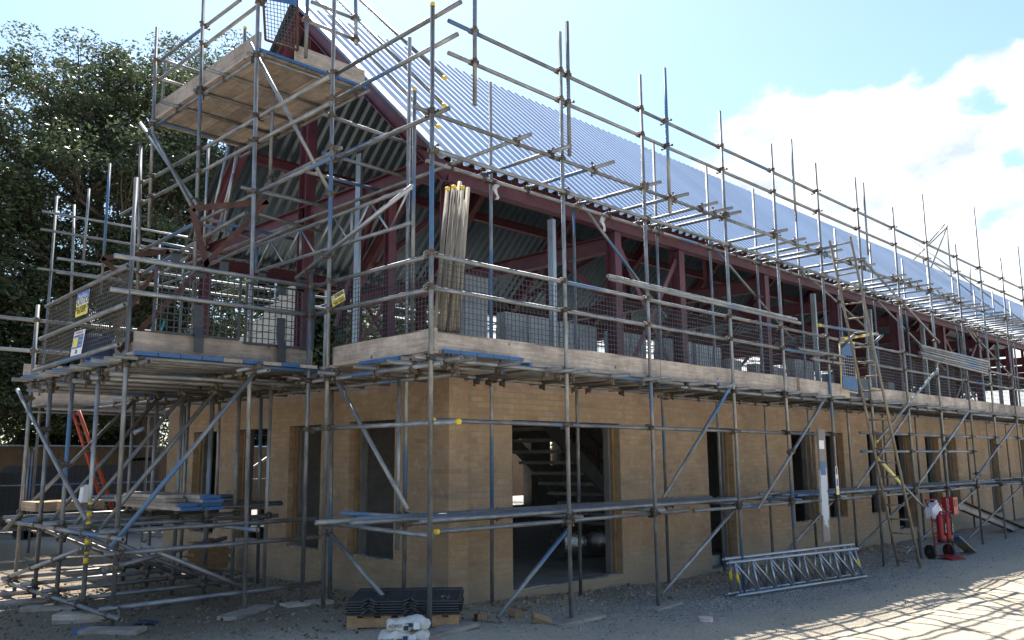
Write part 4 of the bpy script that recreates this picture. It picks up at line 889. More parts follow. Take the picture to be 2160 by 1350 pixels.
c = MB(); TLq, TRq, BLq = at(157.5, 700.5, 'x', sx), at(180, 693.5, 'x', sx), at(148, 752, 'x', sx); q = lambda u, v, h: TLq+(TRq-TLq)*u+(BLq-TLq)*v+(BLq-TLq).cross(TRq-TLq).normalized()*h
c.add([q(.1,.27,.0016),q(.5,.27,.0016),q(.5,.66,.0016),q(.1,.66,.0016)], [(0,1,2,3)]); c.build('panel', MT['sign_yellow'], r_)
wr('NO SMOKING SITE', .035, 'red', .5, .09, .8)
for v in (.22, .27, .4, .45, .58, .63): wr('-- -- ----', .04, 'white', .74, v, .7)
wr('Site', .05, 'ink', .5, .82); wr('safety', .03, 'ink', .5, .9)
r_, wr, tri = sign('caution_sign', 'small tilted black and yellow CAUTION sign on the gable mesh guard', at(698, 626, 'x', .03), at(724.5, 610, 'x', .03), at(702, 648, 'x', .03), [(.06, .38, 'ink', .27, .97), (.5, 1, 'sign_yellow', .03, .97)])
wr('CAUTION', .065, 'sign_yellow', .62, .22, .75); tri(.13, .24, .28); wr('Caution', .065, 'ink', .5, .66); wr('Site safety', .055, 'ink', .6, .85)
# inspection tag hanging on a post
tg = empty('inspection_tag', at(1766, 1030, 'y', -.04), 'white and yellow inspection tag hanging on a post beside the peeling plank', 'tag'); a0 = at(1762, 1000, 'y', -.04); w_ = .10
b = MB(); b.box((a0.x, -.043, a0.z-.34), (a0.x+w_, -.039, a0.z)); b.build('plate', MT['white'], tg); MB().box((a0.x+.01, -.0445, a0.z-.33), (a0.x+w_-.01, -.0435, a0.z-.24)).build('panel', MT['sign_yellow'], tg); MB().box((a0.x+.02, -.0445, a0.z-.2), (a0.x+w_-.02, -.0435, a0.z-.08)).build('panel', MT['sign_blue'], tg)
b = MB()
for k in range(12):
    t0, t1 = k*math.pi/6, (k+1)*math.pi/6; b.bar((a0.x+w_/2+.038*math.cos(t0), -.041, a0.z+.06+.07*math.sin(t0)), (a0.x+w_/2+.038*math.cos(t1), -.041, a0.z+.06+.07*math.sin(t1)), .016, .004, (0, 1, 0))
b.build('hanger_loop', MT['white'], tg)

# ------------------------------------------------------------------ gates and ladders
def flat_gate(label, name, y, TL, TRp, BR, BL, frame, bands, r=.016, nu=7, nv=16):
    root = empty(name, (BL+BR)/2, label, 'gate'); Z = (TL-BL)
    b = MB()
    for p, q in ((TL, TRp), (TRp, BR), (BR, BL), (BL, TL)): b.rod(p, q, r, 8)
    b.build('frame', MT[frame], root)
    grid('mesh', TL, TRp, BL, BR, nu, nv, .003, 'wire' if frame == 'brown' else 'tube_clean', root)
    n = Vector((0, -1, 0))
    for v0, v1 in bands:
        c = MB(); P = lambda u, v: TL.lerp(TRp, u).lerp(BL.lerp(BR, u), v)
        A = [P(.03, v0), P(.97, v0), P(.97, v1), P(.03, v1)]
        c.add([p+n*.022 for p in A]+[p+n*.012 for p in A], [(0,3,2,1),(4,5,6,7),(0,1,5,4),(1,2,6,5),(2,3,7,6),(3,0,4,7)]); c.build('panel', MT['blue'], root)
    return root
yq = .03
flat_gate('cream framed safety gate with two blue panels beside the wooden ladder', 'safety_gate', yq, at(1771, 722, 'y', yq), at(1801, 724, 'y', yq), at(1808, 829, 'y', yq), at(1775, 822, 'y', yq), 'yellow', [(.03, .27), (.71, .97)])
yq = 2.52
flat_gate('rusty framed safety gate with a blue panel up on the high platform', 'safety_gate', yq, at(553, -42, 'y', yq), at(627, -32, 'y', yq), at(628, 106, 'y', yq), at(560, 84, 'y', yq), 'brown', [(.12, .33)], nu=10, nv=16)
def ladder(label, f0, f1, t0, t1, n, m, mr, r, rr):
    root = empty('ladder', (f0+f1)/2, label, 'ladder')
    for p, q in ((f0, t0), (f1, t1)): MB().rod(p, q, r, 10, r2=r*.8).build('stile', MT[m], root)
    for k in range(n):
        t = (k+.6)/n; p, q = f0.lerp(t0, t), f1.lerp(t1, t); d = (q-p).normalized(); MB().rod(p-d*.0, q+d*.0, rr, 8).build('rung', MT[mr], root)
    return root
ladder('weathered wooden pole ladder leaning from the gravel past the boarded lift', at(1897, 1200, 'y', -.22), at(1943, 1204, 'y', -.60), at(1750, 507, 'y', -.22), at(1793, 498, 'y', -.60), 23, 'timber', 'timber', .027, .015)
fl, fr_ = at(215, 1075, 'y', 10.0), at(232, 1070, 'y', 9.6)
ladder('orange fibreglass ladder standing behind the loading bay', at(222, 1080, 'y', 9.6), at(238, 1074, 'y', 9.2), at(154, 870, 'y', 9.6), at(166, 866, 'y', 9.2), 11, 'orange', 'wire', .035, .015)

# ------------------------------------------------------------------ loose scaffold tubes and boards
def loose(p, q, label, group, m='tube', caps='', name='loose_tube'):
    o = tube(name, p, q, None, m, caps=caps); return tag(o, label, 'tube', group)
gl = 'loose tubes laid along the low lift'
for k, (x0, y, x1, mm, z) in enumerate(((.02, .16, 6.4, 'tube', 0), (.12, .24, 6.9, 'tube_blue', 0), (-.55, .50, 5.6, 'tube', 0), (-.5, .58, 5.9, 'tube_blue', .0), (-.75, .80, 5.2, 'tube', 0), (-.30, .68, 6.1, 'tube', 0), (-.2, .9, 6.4, 'tube', 0), (.35, .33, 7.0, 'tube', 0), (.9, .41, 7.2, 'tube', 0))):
    loose((x0, y, lowz(x0)+.102+z), (x1, y+.02, lowz(x1)+.102+z), 'loose grey tube in the raft laid along the low lift before the big opening', gl, mm)
for k in range(12):
    x0 = 7.3+rnd.uniform(0, 1.2)+(0 if k < 6 else 5.2); y = .15+.13*(k % 6)
    loose((x0, y, lowz(x0)+.102), (x0+5+rnd.uniform(-.5, .5), y, lowz(x0+5)+.102), 'loose grey tube laid on the low lift beyond the big opening', 'loose tubes on the far low lift', 'tube' if k % 4 else 'tube_blue')
for k in range(9):
    y = 2.75+.16*k; loose((-.62+.0*k+rnd.uniform(-.3, .2), y+1.2, 1.02), (rnd.uniform(.3, 1.0), y+1.25, 1.02), 'loose grey tube lying across the low lift of the loading bay', 'loose tubes on the loading bay low lift', 'tube')
for k in range(5): loose((-.3+rnd.uniform(-.4, .3), 8.0+.09*k, 1.0+.05*(k % 2)), (1.25, 6.2+.09*k, 1.0+.05*(k % 2)), 'dull loose tube heaped behind the loading bay below the far gable corner', 'tubes heaped behind the loading bay', 'tube_blue' if k == 2 else 'tube')
bt = [(944, 398, 917, 690), (957, 394, 928, 690), (967, 398, 941, 692), (975, 395, 950, 692), (970, 384, 935, 690), (987, 396, 965, 692), (976, 422, 958, 690), (962, 402, 946, 692)]
for k, (x0, y0, x1, y1) in enumerate(bt):
    dy = .16+.05*(k % 3); q = at(x0, y0, 'y', dy+.10)
    loose(at(x1, y1+8, 'y', dy), q, 'long dusty tube in the bundle standing upright just right of the corner post', 'tubes bundled upright at the corner', 'tube_dusty', caps='1' if k in (0, 1, 2, 3) else '')
for k, (q, mm) in enumerate((((1282, 582, 1680, 674), 'tube'), ((1286, 588, 1688, 682), 'tube'))):
    loose(at(q[0], q[1], 'y', -.08), at(q[2], q[3], 'y', -.08), 'bare tube slung level outside the mesh guards left of the wooden ladder', 'pair of tubes slung outside the guards', mm)
for k in range(6): loose(at(1940+2*(k % 3), 728+5*k, 'y', -.07), at(2083, 763+5*k, 'y', -.07), 'tube in the bundle slung on the guard rails right of the wooden ladder', 'tubes bundled right of the ladder', 'tube' if k % 2 else 'tube_blue')
def free_plank(name, p, q, w, t, label, cat, group=None, m='board', ends='', up=(0, 0, 1), blue=.06):
    o = plank(name, p, q, w, t, None, m, up, ends, blue); return tag(o, label, cat, group)
# stack of boards on the low lift of the bay
gb = 'boards stacked on the loading bay low lift'
bx = at(443, 1105, 'z', 1.02)
for k, (dx, z, y0, y1, e, lab) in enumerate(((-.95, 0, 3.05, 4.9, '0', None), (-.70, 0, 3.0, 4.9, '0', None), (-.97, 1, 3.1, 4.95, '0', None), (-.71, 1, 3.05, 5.0, '0', None), (-.98, 2, 3.4, 5.0, '', None), (-.72, 2, 2.98, 5.05, '0', None), (-.74, 3, 3.02, 5.1, '01', None), (-.99, 3, 3.45, 4.7, '', None))):
    free_plank('loose_board', (dx, y0, 1.07+.042*z), (dx+rnd.uniform(-.03, .03), y1, 1.07+.042*z), .225, .038, 'weathered scaffold board in the stack on the loading bay low lift', 'board', gb, 'board', e)
for k in range(3): free_plank('timber_baulk', (BX+.12+.28*k, 5.0, 1.07), (BX+.10+.28*k, 5.5, 1.07), .24, .11, 'short sawn timber baulk lying at the outer end of the loading bay low lift', 'timber', 'timber baulks on the loading bay', 'board_fresh')
# sole boards under the standards
def sole(x, y, L, ang, label, thick=.04, ends='', z=None, n=1):
    d = Vector((math.cos(ang), math.sin(ang), 0))
    for k in range(n):
        zz = (gz(x, y) if z is None else z)+.012+thick*k
        free_plank('sole_board', Vector((x, y, zz))-d*L/2, Vector((x, y, zz))+d*L/2, .225, thick, label if k == n-1 or n == 1 else label.replace('upper', 'lower'), 'board', None, 'board' , ends)
sole(.05, -.08, 1.05, R(12), 'grey sole board under the corner post beside the cement bags')
sole(-2.08, 2.22, .62, R(-48), 'sole board with a blue painted end under the nearest loading bay post', ends='0')
sole(-2.02, 3.02, .58, R(-42), 'upper of two stacked sole boards under the taped yellow and black post', .05, n=2)
sole(-2.05, 3.95, .6, R(-35), 'sole board under the third outer post of the loading bay'); sole(-2.1, 4.8, .7, R(-20), 'sunlit sole board under the fourth outer post of the loading bay'); sole(-2.1, 5.6, .7, R(-10), 'sunlit sole board under the farthest outer post of the loading bay')
sole(-.68, 2.2, .75, R(30), 'brown sole board under the tall tower post of the gable'); sole(.05, 2.2, .55, R(-5), 'sole board under the inner post between tower and gable wall')
sole(2.05, -.05, .8, R(0), 'half buried sole board under the second post of the side scaffold'); sole(3.75, -.0, .7, R(8), 'half buried sole board under the third post of the side scaffold')
# peeling plank tied upright to the low lift
free_plank('painted_plank', at(1743, 1142, 'y', -.09), at(1731, 906, 'y', -.09), .235, .03, 'upright plank with peeling pale grey paint tied to the side scaffold', 'plank', None, 'flake', up=(0, -1, 0))
for z0, z1, m in ((1.30, 1.52, 'blue'), (1.72, 1.86, 'white')):
    b = MB(); X0 = at(1731, 906, 'y', -.107).x; b.box((X0-.09, -.1085, z0), (X0+.09, -.1062, z1)); o = b.build('paint_patch', MT[m], bpy.data.objects['painted_plank'])

# ------------------------------------------------------------------ lattice beams lying on the gravel
def lattice(label, A0, A1, up, h, grp):
    """Aluminium beam: two chords joined by upright and sloping lacing."""
    root = empty('lattice_beam', A0, label, 'lattice beam', grp); U = Vector(up).normalized()*h
    tube('chord', A0, A1, root, 'tube_clean'); tube('chord', A0+U, A1+U, root, 'tube_clean')
    n = 8
    for k in range(n):
        p = A0.lerp(A1, (k+.35)/n); q = A0.lerp(A1, (k+1.2)/n if k < n-1 else .985)
        tube('lacing', p+U, q, root, 'tube_clean' if k != 4 else 'timber', r=.017, hollow=False)
        if 0 < k: tube('lacing', A0.lerp(A1, (k+.2)/n), A0.lerp(A1, (k+.3)/n)+U, root, 'tube_clean', r=.017, hollow=False)
    for k in (0, 1):
        t = .03 if k == 0 else .97
        p = A0.lerp(A1, t)+U*.02; q = A0.lerp(A1, t+(.012 if k == 0 else .0))+U*.98
        st_ = tube('end_post', p, q, root, 'tube_clean', r=.021, hollow=False); MB().rod(p.lerp(q, .38), p.lerp(q, .66), .0225, 10).build('label_band', MT['cap'], st_)
P0 = at(1541, 1252, 'z', gz(5.3, -.1)+.03); P1 = at(1832, 1207, 'y', P0.y-.42)
for k in range(1): pass
zg = lambda p: Vector((p.x, p.y, gz(p.x, p.y)+.03))
La = zg(Vector((5.32, -.12, 0))); Lb = Vector((8.75, -.46, gz(8.75, -.46)+.05))
lattice('silver lattice beam lying on edge on the gravel, the nearer of two', La, Lb, (-.05, .25, 1), .44, 'lattice beams on the gravel')
lattice('silver lattice beam lying on edge on the gravel, the farther of two nearest the posts', La+Vector((.02, .17, 0)), Lb+Vector((.02, .17, .02)), (-.05, .02, 1), .47, 'lattice beams on the gravel')

# ------------------------------------------------------------------ fire point trolley
fx, fy = 12.62, -.35; fz = gz(fx, fy)
tr = empty('fire_trolley', (fx, fy, fz), 'red two wheeled fire point trolley standing beside the scaffold posts', 'trolley')
ax_ = Vector((.90, -.43, 0)).normalized(); bk = Vector((.43, .90, 0)).normalized()      # across the axle, and leaning back
def T(u, v, z): return Vector((fx, fy, fz)) + ax_*u + bk*v + Vector((0, 0, z))
b = MB()
for u in (-.2, .2): b.rod(T(u, .02, .12), T(u, .05, 1.0), .016, 8); b.rod(T(u, .05, 1.0), T(u*.8, .22, 1.28), .016, 8)
b.rod(T(-.16, .22, 1.28), T(.16, .22, 1.28), .016, 8)
for z in (.32, .55, .82): b.rod(T(-.2, .03, z), T(.2, .03, z), .013, 8)
b.build('frame', MT['red'], tr)
b = MB(); b.add([T(-.2,-.02,.09),T(.2,-.02,.09),T(.2,-.42,.04),T(-.2,-.42,.04),T(-.2,-.02,.07),T(.2,-.02,.07),T(.2,-.42,.02),T(-.2,-.42,.02)], [(0,1,2,3),(7,6,5,4),(0,4,5,1),(1,5,6,2),(2,6,7,3),(3,7,4,0)]); b.build('toe_plate', MT['red'], tr)
for u in (-.27, .27):
    wl = MB(); wl.rod(T(u-.035, .09, .15), T(u+.035, .09, .15), .15, 20); w = wl.build('wheel', MT['black'], tr); MB().rod(T(u-.04, .09, .15), T(u+.04, .09, .15), .045, 12).build('hub', MT['wire'], w)
def extinguisher(label, u, v):
    root = empty('fire_extinguisher', T(u, v, .36), label, 'fire extinguisher', 'extinguishers on the trolley')
    c = T(u, v, 0); b = MB(); prof = [(.0, .42), (.085, .42), (.09, .45), (.09, .88), (.075, .95), (.035, .99), (.02, 1.02)]
    for k in range(len(prof)-1): b.rod(c+Vector((0, 0, prof[k][1])), c+Vector((0, 0, prof[k+1][1]+.0005)), max(prof[k][0], .001), 18, r2=prof[k+1][0], caps=False)
    b.build('cylinder', MT['red'], root); MB().rod(c+Vector((0, 0, .36)), c+Vector((0, 0, .43)), .092, 18).build('base_ring', MT['black'], root)
    MB().bar(c+Vector((0, 0, 1.03)), c+Vector((0, 0, 1.03))+ax_*.12, .025, .03).build('valve_handle', MT['wire'], root)
    h = MB(); pts = [(0, 1.03), (.07, 1.02), (.11, .9), (.108, .7), (.104, .52)]
    for k in range(4): h.rod(c-bk*pts[k][0]+Vector((0, 0, pts[k][1])), c-bk*pts[k+1][0]+Vector((0, 0, pts[k+1][1])), .011, 8)
    h.build('hose', MT['black'], root)
    text('FOAM', .09, 'white', root, c-bk*.0925+Vector((0, 0, .68))+ax_*.02, (0, 0, -1), ax_, squash=.8)
extinguisher('red fire extinguisher on the trolley, the left one beside the white jug', -.10, -.10); extinguisher('red fire extinguisher on the trolley, the right one with white lettering', .10, -.10)
for o in list(bpy.data.objects):
    if o.name.split('.')[0] in ('fire_trolley', 'fire_extinguisher'):
        o.scale = (.87,)*3; B0 = Vector((fx, fy, fz)); o.location = B0+(Vector(o.location)-B0)*.87
al = empty('alarm_box', at(2003, 1085, 'y', -.12), 'red site alarm box with white lettering fixed to a post above the trolley', 'alarm'); c0 = at(1995, 1049, 'y', -.12); c1 = at(2013, 1082, 'y', -.12)
b = MB(); b.box((c0.x, -.26, c1.z), (c0.x+.26, -.03, c0.z)); b.build('case', MT['red'], al); MB().box((c0.x+.05, -.266, c1.z+.15), (c0.x+.22, -.2605, c0.z-.04)).build('lens', mat('dark red lens', (.20, .008, .012), .5, 0, .1, 9), al)
text('EVACUATOR', .075, 'white', al, (c0.x-.0015, -.15, (c0.z+c1.z)/2), (0, 0, 1), (0, 1, 0), squash=.68)
jg = at(1968, 1095, 'y', -.1); b = MB()
pr = [(1966, 1073), (1978, 1060), (1986, 1066), (1990, 1096), (1970, 1094)]; P_ = [at(a, c, 'y', -.28) for a, c in pr]; n5 = len(P_)
b.add(P_+[p+Vector((0, .14, 0)) for p in P_], [tuple(range(n5)), tuple(range(2*n5-1, n5-1, -1))]+[(i, n5+i, n5+(i+1) % n5, (i+1) % n5) for i in range(n5)])
jo = empty('jerrycan', P_[4], 'translucent white jerrycan hanging behind the handle of the fire trolley', 'jerrycan'); b.build('body', MT['jug'], jo); MB().rod(P_[1]+Vector((.03, .05, -.01)), P_[1]+Vector((.03, .05, .04)), .03, 12).build('cap', MT['jug'], jo)
hb = at(190, 1040, 'y', 4.4); b = MB(); pr = [(177, 1028), (188, 1022), (191, 1026), (189, 1060), (172, 1060)]; P_ = [at(a, c, 'y', 4.4) for a, c in pr]
b.add(P_+[p+Vector((0, .12, 0)) for p in P_], [tuple(range(n5)), tuple(range(2*n5-1, n5-1, -1))]+[(i, n5+i, n5+(i+1) % n5, (i+1) % n5) for i in range(n5)])
jo = empty('water_carrier', P_[4], 'white plastic water carrier hooked on a post inside the loading bay', 'jerrycan'); b.build('body', MT['white'], jo); MB().rod(P_[1]+Vector((0, .05, 0)), P_[1]+Vector((0, .05, .05)), .02, 10).build('cap', MT['black'], jo)
# offcut boards by the trolley and a rusty conveyor leaning far right
free_plank('offcut_board', at(2010, 1130, 'z', gz(12.9, .1)+.42), at(2047, 1163, 'z', gz(13.2, -.3)+.03), .23, .04, 'board with a blue end propped on the ground right of the fire trolley', 'board', None, 'timber', '0', blue=.32)
cv = empty('chute_beam', at(2155, 1130, 'y', .6), 'rust edged grey channel beam sloping down to the ground at far right', 'beam'); A, B = at(2022, 1066, 'y', .6), at(2170, 1128, 'y', .6)
MB().bar(A, B, .03, .22, (0, 0, 1)).build('web', MT['tube'], cv)
for s in (-1, 1): MB().bar(A+Vector((0, -.06, .11*s)), B+Vector((0, -.06, .11*s)), .12, .02, (0, 0, 1)).build('flange', MT['steel'] if s < 0 else MT['brown'], cv)

# ------------------------------------------------------------------ pallet, stacked guards and cement bags at the corner
pc = Vector((.26, .66, gz(.2, .7))); pa = R(-43.5)
pl = empty('pallet', pc, 'timber pallet on the ground at the foot of the brick corner', 'pallet'); ux = Vector((math.cos(pa), math.sin(pa), 0)); uy = Vector((-ux.y, ux.x, 0))
L_, W_ = 1.08, .82
def pbox(b, u0, v0, z0, u1, v1, z1):
    P = lambda u, v, z: pc+ux*u+uy*v+Vector((0, 0, z))
    return b.add([P(u0,v0,z0),P(u1,v0,z0),P(u1,v1,z0),P(u0,v1,z0),P(u0,v0,z1),P(u1,v0,z1),P(u1,v1,z1),P(u0,v1,z1)], [(0,3,2,1),(4,5,6,7),(0,1,5,4),(1,2,6,5),(2,3,7,6),(3,0,4,7)])
for v in (-W_/2, -.05, W_/2-.09): pbox(MB(), -L_/2, v, .018, L_/2, v+.09, .105).build('bearer', MT['pallet'], pl)
for k in range(7): pbox(MB(), -L_/2+k*(L_-.1)/6, -W_/2, .106, -L_/2+k*(L_-.1)/6+.1, W_/2, .126).build('slat', MT['pallet'], pl)
for k in (0, 3, 6): pbox(MB(), -L_/2+k*(L_-.1)/6, -W_/2, .0, -L_/2+k*(L_-.1)/6+.1, W_/2, .017).build('slat', MT['pallet'], pl)
for j in range(6):                                               # the stacked spare guards
    b = MB(); z = .136+.024*j; ou, ov = rnd.uniform(-.02, .02), rnd.uniform(-.015, .015)
    P = lambda u, v, dz=0: pc+ux*(u+ou)+uy*(v+ov)+Vector((0, 0, z+dz))
    hu, hv = .54, .42
    for k in range(19): u = -hu+k*2*hu/18; b.bar(P(u, -hv), P(u, hv), .008 if 0 < k < 18 else .024, .006 if 0 < k < 18 else .011)
    for k in range(13): v = -hv+k*2*hv/12; b.bar(P(-hu, v, .003), P(hu, v, .003), .008 if 0 < k < 12 else .024, .006 if 0 < k < 12 else .011)
    for u in (-.38, .02):
        for sv in (-1,): b.bar(P(u, -hv-.01), P(u+.1, -hv-.01, .0), .09, .02); b.bar(P(u, -hv-.03, .01), P(u+.05, -hv-.06, .035), .09, .012); b.bar(P(u+.05, -hv-.06, .035), P(u+.11, -hv-.03, .01), .09, .012)
    tag(b.build('stacked_guard', MT['mesh']), 'black mesh guard in the flat stack on the pallet at the brick corner', 'mesh guard', 'mesh guards stacked on the pallet')
def sack(label, cpos, ang, L, Wd, H, words, seed):
    r = random.Random(seed); n, m_ = 22, 14; v = []; f = []
    ca, sa = math.cos(ang), math.sin(ang)
    for i in range(n+1):
        u = -1+2*i/n; e = (1-abs(u)**5)**.5
        for j in range(m_):
            a = 2*math.pi*j/m_; y = math.cos(a); z = math.sin(a)
            y = math.copysign(abs(y)**.55, y)*Wd/2*(.55+.45*e); z = math.copysign(abs(z)**.7, z)*H/2*e*(1+.0*u)
            q = Vector((u*L/2, y, z+H/2)); nn = noise.noise(q*9+Vector((seed, 0, 0)))*.034+noise.noise(q*26)*.012
            q += Vector((0, nn, nn*1.2)); v.append(Vector((cpos.x+q.x*ca-q.y*sa, cpos.y+q.x*sa+q.y*ca, cpos.z+max(q.z, .0))))
    for i in range(n):
        for j in range(m_): f.append((i*m_+j, i*m_+(j+1) % m_, (i+1)*m_+(j+1) % m_, (i+1)*m_+j))
    f += [tuple(range(m_-1, -1, -1)), tuple(range(n*m_, n*m_+m_))]
    root = empty('cement_bag', cpos, label, 'cement bag', 'torn cement bags beside the corner post')
    MB().add(v, f, 0, True).build('sack', MT['bag'], root)
    fr = Vector((sa, -ca, 0)); dx = Vector((ca, sa, 0))
    for wtxt, u, z, s in words: text(wtxt, s, 'ink', root, cpos+dx*u*L+fr*(Wd/2+.012)+Vector((0, 0, H*z)), dx, (0, 0, 1), squash=.9)
    for u0, u1, mm, z0, z1 in ((.10, .24, 'white', .25, .8), (-.12, -.02, 'navy', .2, .55), (-.01, .08, 'navy', .45, .75)):
        MB().bar(cpos+dx*u0*L+fr*(Wd/2+.009)+Vector((0, 0, H*(z0+z1)/2)), cpos+dx*u1*L+fr*(Wd/2+.009)+Vector((0, 0, H*(z0+z1)/2)), .004, H*(z1-z0), (0, 0, 1)).build('print_panel', MT[mm], root)
sc = at(852, 1352, 'z', gz(-.3, 0)+.0); sa_ = R(-40)
sack('torn white cement bag on the ground beside the corner post, lower of two', Vector((sc.x, sc.y, gz(sc.x, sc.y)-.01)), sa_, .47, .28, .115, [('VINCIT', -.33, .42, .05), ('LEVELKIT', .33, .3, .028)], 3)
sack('torn white cement bag lying on another beside the corner post, upper of two', Vector((sc.x, sc.y, gz(sc.x, sc.y)+.095))+Vector((.05, .0, 0)), sa_+R(4), .40, .26, .11, [('ADMIX', -.3, .55, .045), ('Level', -.03, .75, .03)], 8)

# ------------------------------------------------------------------ small things lying about
t_ = at(1489, 1314, 'z', gz(3.3, -.9)); b = MB(); b.rod(t_, t_+Vector((0, 0, .05)), .085, 20, r2=.075); b.rod(t_+Vector((0, 0, .05)), t_+Vector((0, 0, .062)), .08, 20)
tag(b.build('plastic_tub', MT['pink']), 'small round pale pink plastic tub on the bare track', 'tub')
t_ = at(308, 1318, 'z', 0.0); v = []; f = []
for i in range(9):
    for j in range(5): v.append(t_+Vector((.10*(i/4-1)*.8+.03*(j/2-1), -.10*(i/4-1)*.8+.035*(j/2-1), .012+.03*(1-abs(i/4-1))*(1-.3*abs(j/2-1))+.012*noise.noise(Vector((i*.8, j*.9, 1)))+gz(t_.x, t_.y))))
for i in range(8):
    for j in range(4): f.append((i*5+j, i*5+j+1, (i+1)*5+j+1, (i+1)*5+j))
o = MB().add(v, f, 0, True).build('plastic_scrap', MT['navy']); md = o.modifiers.new('thick', 'SOLIDIFY'); md.thickness = .006; tag(o, 'dark blue crumpled plastic scrap on the soil before the loading bay', 'scrap')
for k, (px, py, lab) in enumerate(((993, 1228, 'rag'),)): pass
for px, py, y in ((1012, 405, 1.3), (1275, 470, 1.3)):
    c = at(px+33, py, 'y', y); v = []
for k, (px, py, y, lab) in enumerate(((1047, 404, 1.3, 'torn white plastic scrap snagged on a tube end under the eaves beam, nearer the corner'), (1273, 472, 1.3, 'torn white plastic scrap snagged on a tube end under the eaves beam, farther along'))):
    c = at(px, py, 'y', y); v = []; f = []
    for i in range(6):
        for j in range(4): v.append(c+Vector((.035*(j-1.5)*(1-.12*i)+.02*math.sin(i*2.1+k), .03*math.sin(j*2+i), .13-.05*i+.02*noise.noise(Vector((i, j, k*3+.5))))))
    for i in range(5):
        for j in range(3): f.append((i*4+j, i*4+j+1, (i+1)*4+j+1, (i+1)*4+j))
    o = MB().add(v, f, 0, True).build('plastic_scrap', MT['white']); md = o.modifiers.new('thick', 'SOLIDIFY'); md.thickness = .003; tag(o, lab, 'scrap')
# bricks stacked behind the bay
bc = at(398, 1205, 'z', gz(.2, 5.5)); bm = MB().box((-.1075, -.05, 0), (.1075, .05, .065)); bmesh_ = mesh('brick', bm.v, bm.f, MT['rubble'])
n = 0
for z in range(6):
    for i in range(3):
        for j in range(3):
            if z == 5 and i == 2: continue
            o = link('brick', bmesh_, None, bc+Vector((.05+.222*i+(.1 if z % 2 else 0), .11*j, .068*z)), Quaternion((0, 0, 1), R(rnd.uniform(-2, 2)))); tag(o, 'loose buff brick in the small stack on the ground behind the loading bay', 'brick', 'bricks stacked behind the loading bay')
for k, (px, py) in enumerate(((1013, 1308), (1087, 1290), (1140, 1305))):
    c = at(px, py, 'z', gz(1.0, .3)); o = link('brick', bmesh_, None, Vector((c.x, c.y, gz(c.x, c.y)+.01)), Quaternion((.9, .12*k, .1, .5-k*.4)).normalized()); tag(o, ('half buried broken brick in the rubble nearest the corner pier', 'yellow lump of broken brick standing on the rubble below the big opening', 'orange broken brick flat on the gravel below the big opening')[k], 'brick')
# block stacks on the open upper floor
gk = 'grey blocks stacked on the upper floor'
bm = MB().box((-.218, -.05, 0), (.218, .05, .213)); blk = mesh('block', bm.v, bm.f, MT['block'])
for si, (x, y, nx, nz) in enumerate(((2.55, 2.15, 1, 7), (3.35, 2.15, 2, 5), (4.55, 2.2, 2, 5), (5.95, 2.25, 2, 5), (7.3, 2.2, 2, 5), (8.4, 2.25, 2, 5), (9.5, 2.2, 1, 4), (10.6, 2.25, 3, 4), (12.2, 2.2, 2, 5), (13.9, 2.2, 3, 4), (15.6, 2.2, 2, 4), (17.3, 2.2, 3, 4), (2.0, 2.9, 1, 3))):
    for i in range(nx):
        for j in range(2):
            for z in range(nz-(1 if (i+j) % 3 == 2 else 0)):
                o = link('concrete_block', blk, None, Vector((x+.46*i+rnd.uniform(-.012, .012), y+.108*j, 2.622+.2145*z)), Quaternion((0, 0, 1), R(rnd.uniform(-1.5, 1.5))))
                tag(o, 'grey concrete block in a stack standing on the open upper floor', 'block', gk)
# black bin, strapped boards and blue drum on the bay
db = empty('drum', (BX+.42, 4.5, 2.71), 'blue plastic drum behind the mesh of the loading gate', 'drum'); b = MB(); b.rod((BX+.42, 4.5, 2.71), (BX+.42, 4.5, 3.15), .19, 24); b.build('body', MT['navy'], db)
for z in (2.85, 3.1): MB().rod((BX+.42, 4.5, z), (BX+.42, 4.5, z+.02), .197, 24).build('hoop', MT['blue'], db)
pk = empty('board_pack', (-.7, 4.6, 2.61), 'strapped pack of brown boards standing on the loading bay deck', 'pack'); 
for k in range(4): MB().box((-1.25, 4.4, 2.71+.115*k), (.1, 5.1, 2.82+.115*k)).build('layer', MT['board_fresh' if k == 3 else 'timber'], pk)
b = MB()
for x in (-.95, -.35): b.box((x, 4.392, 2.71), (x+.03, 4.397, 3.17)); b.box((x, 4.39, 3.17), (x+.03, 5.1, 3.174))
for x, dx, dz in ((-.95, .12, .4), (-.35, -.14, .32), (-.3, .22, .28), (-.9, -.1, .3)): b.bar((x, 4.40, 3.0), (x+dx, 4.38, 3.0+dz), .03, .004, (0, 1, 0))
b.build('strap', MT['strap'], pk)
# roll of foil insulation inside the big opening
fo = at(1165, 1150, 'y', 3.6); b = MB(); b.rod((fo.x-.1, 3.4, .19), (fo.x+.9, 3.1, .19), .26, 26); v0 = b
fr = b.build('foil_roll', MT['foil']); tag(fr, 'roll of silver foil insulation on the floor inside the big opening', 'roll')

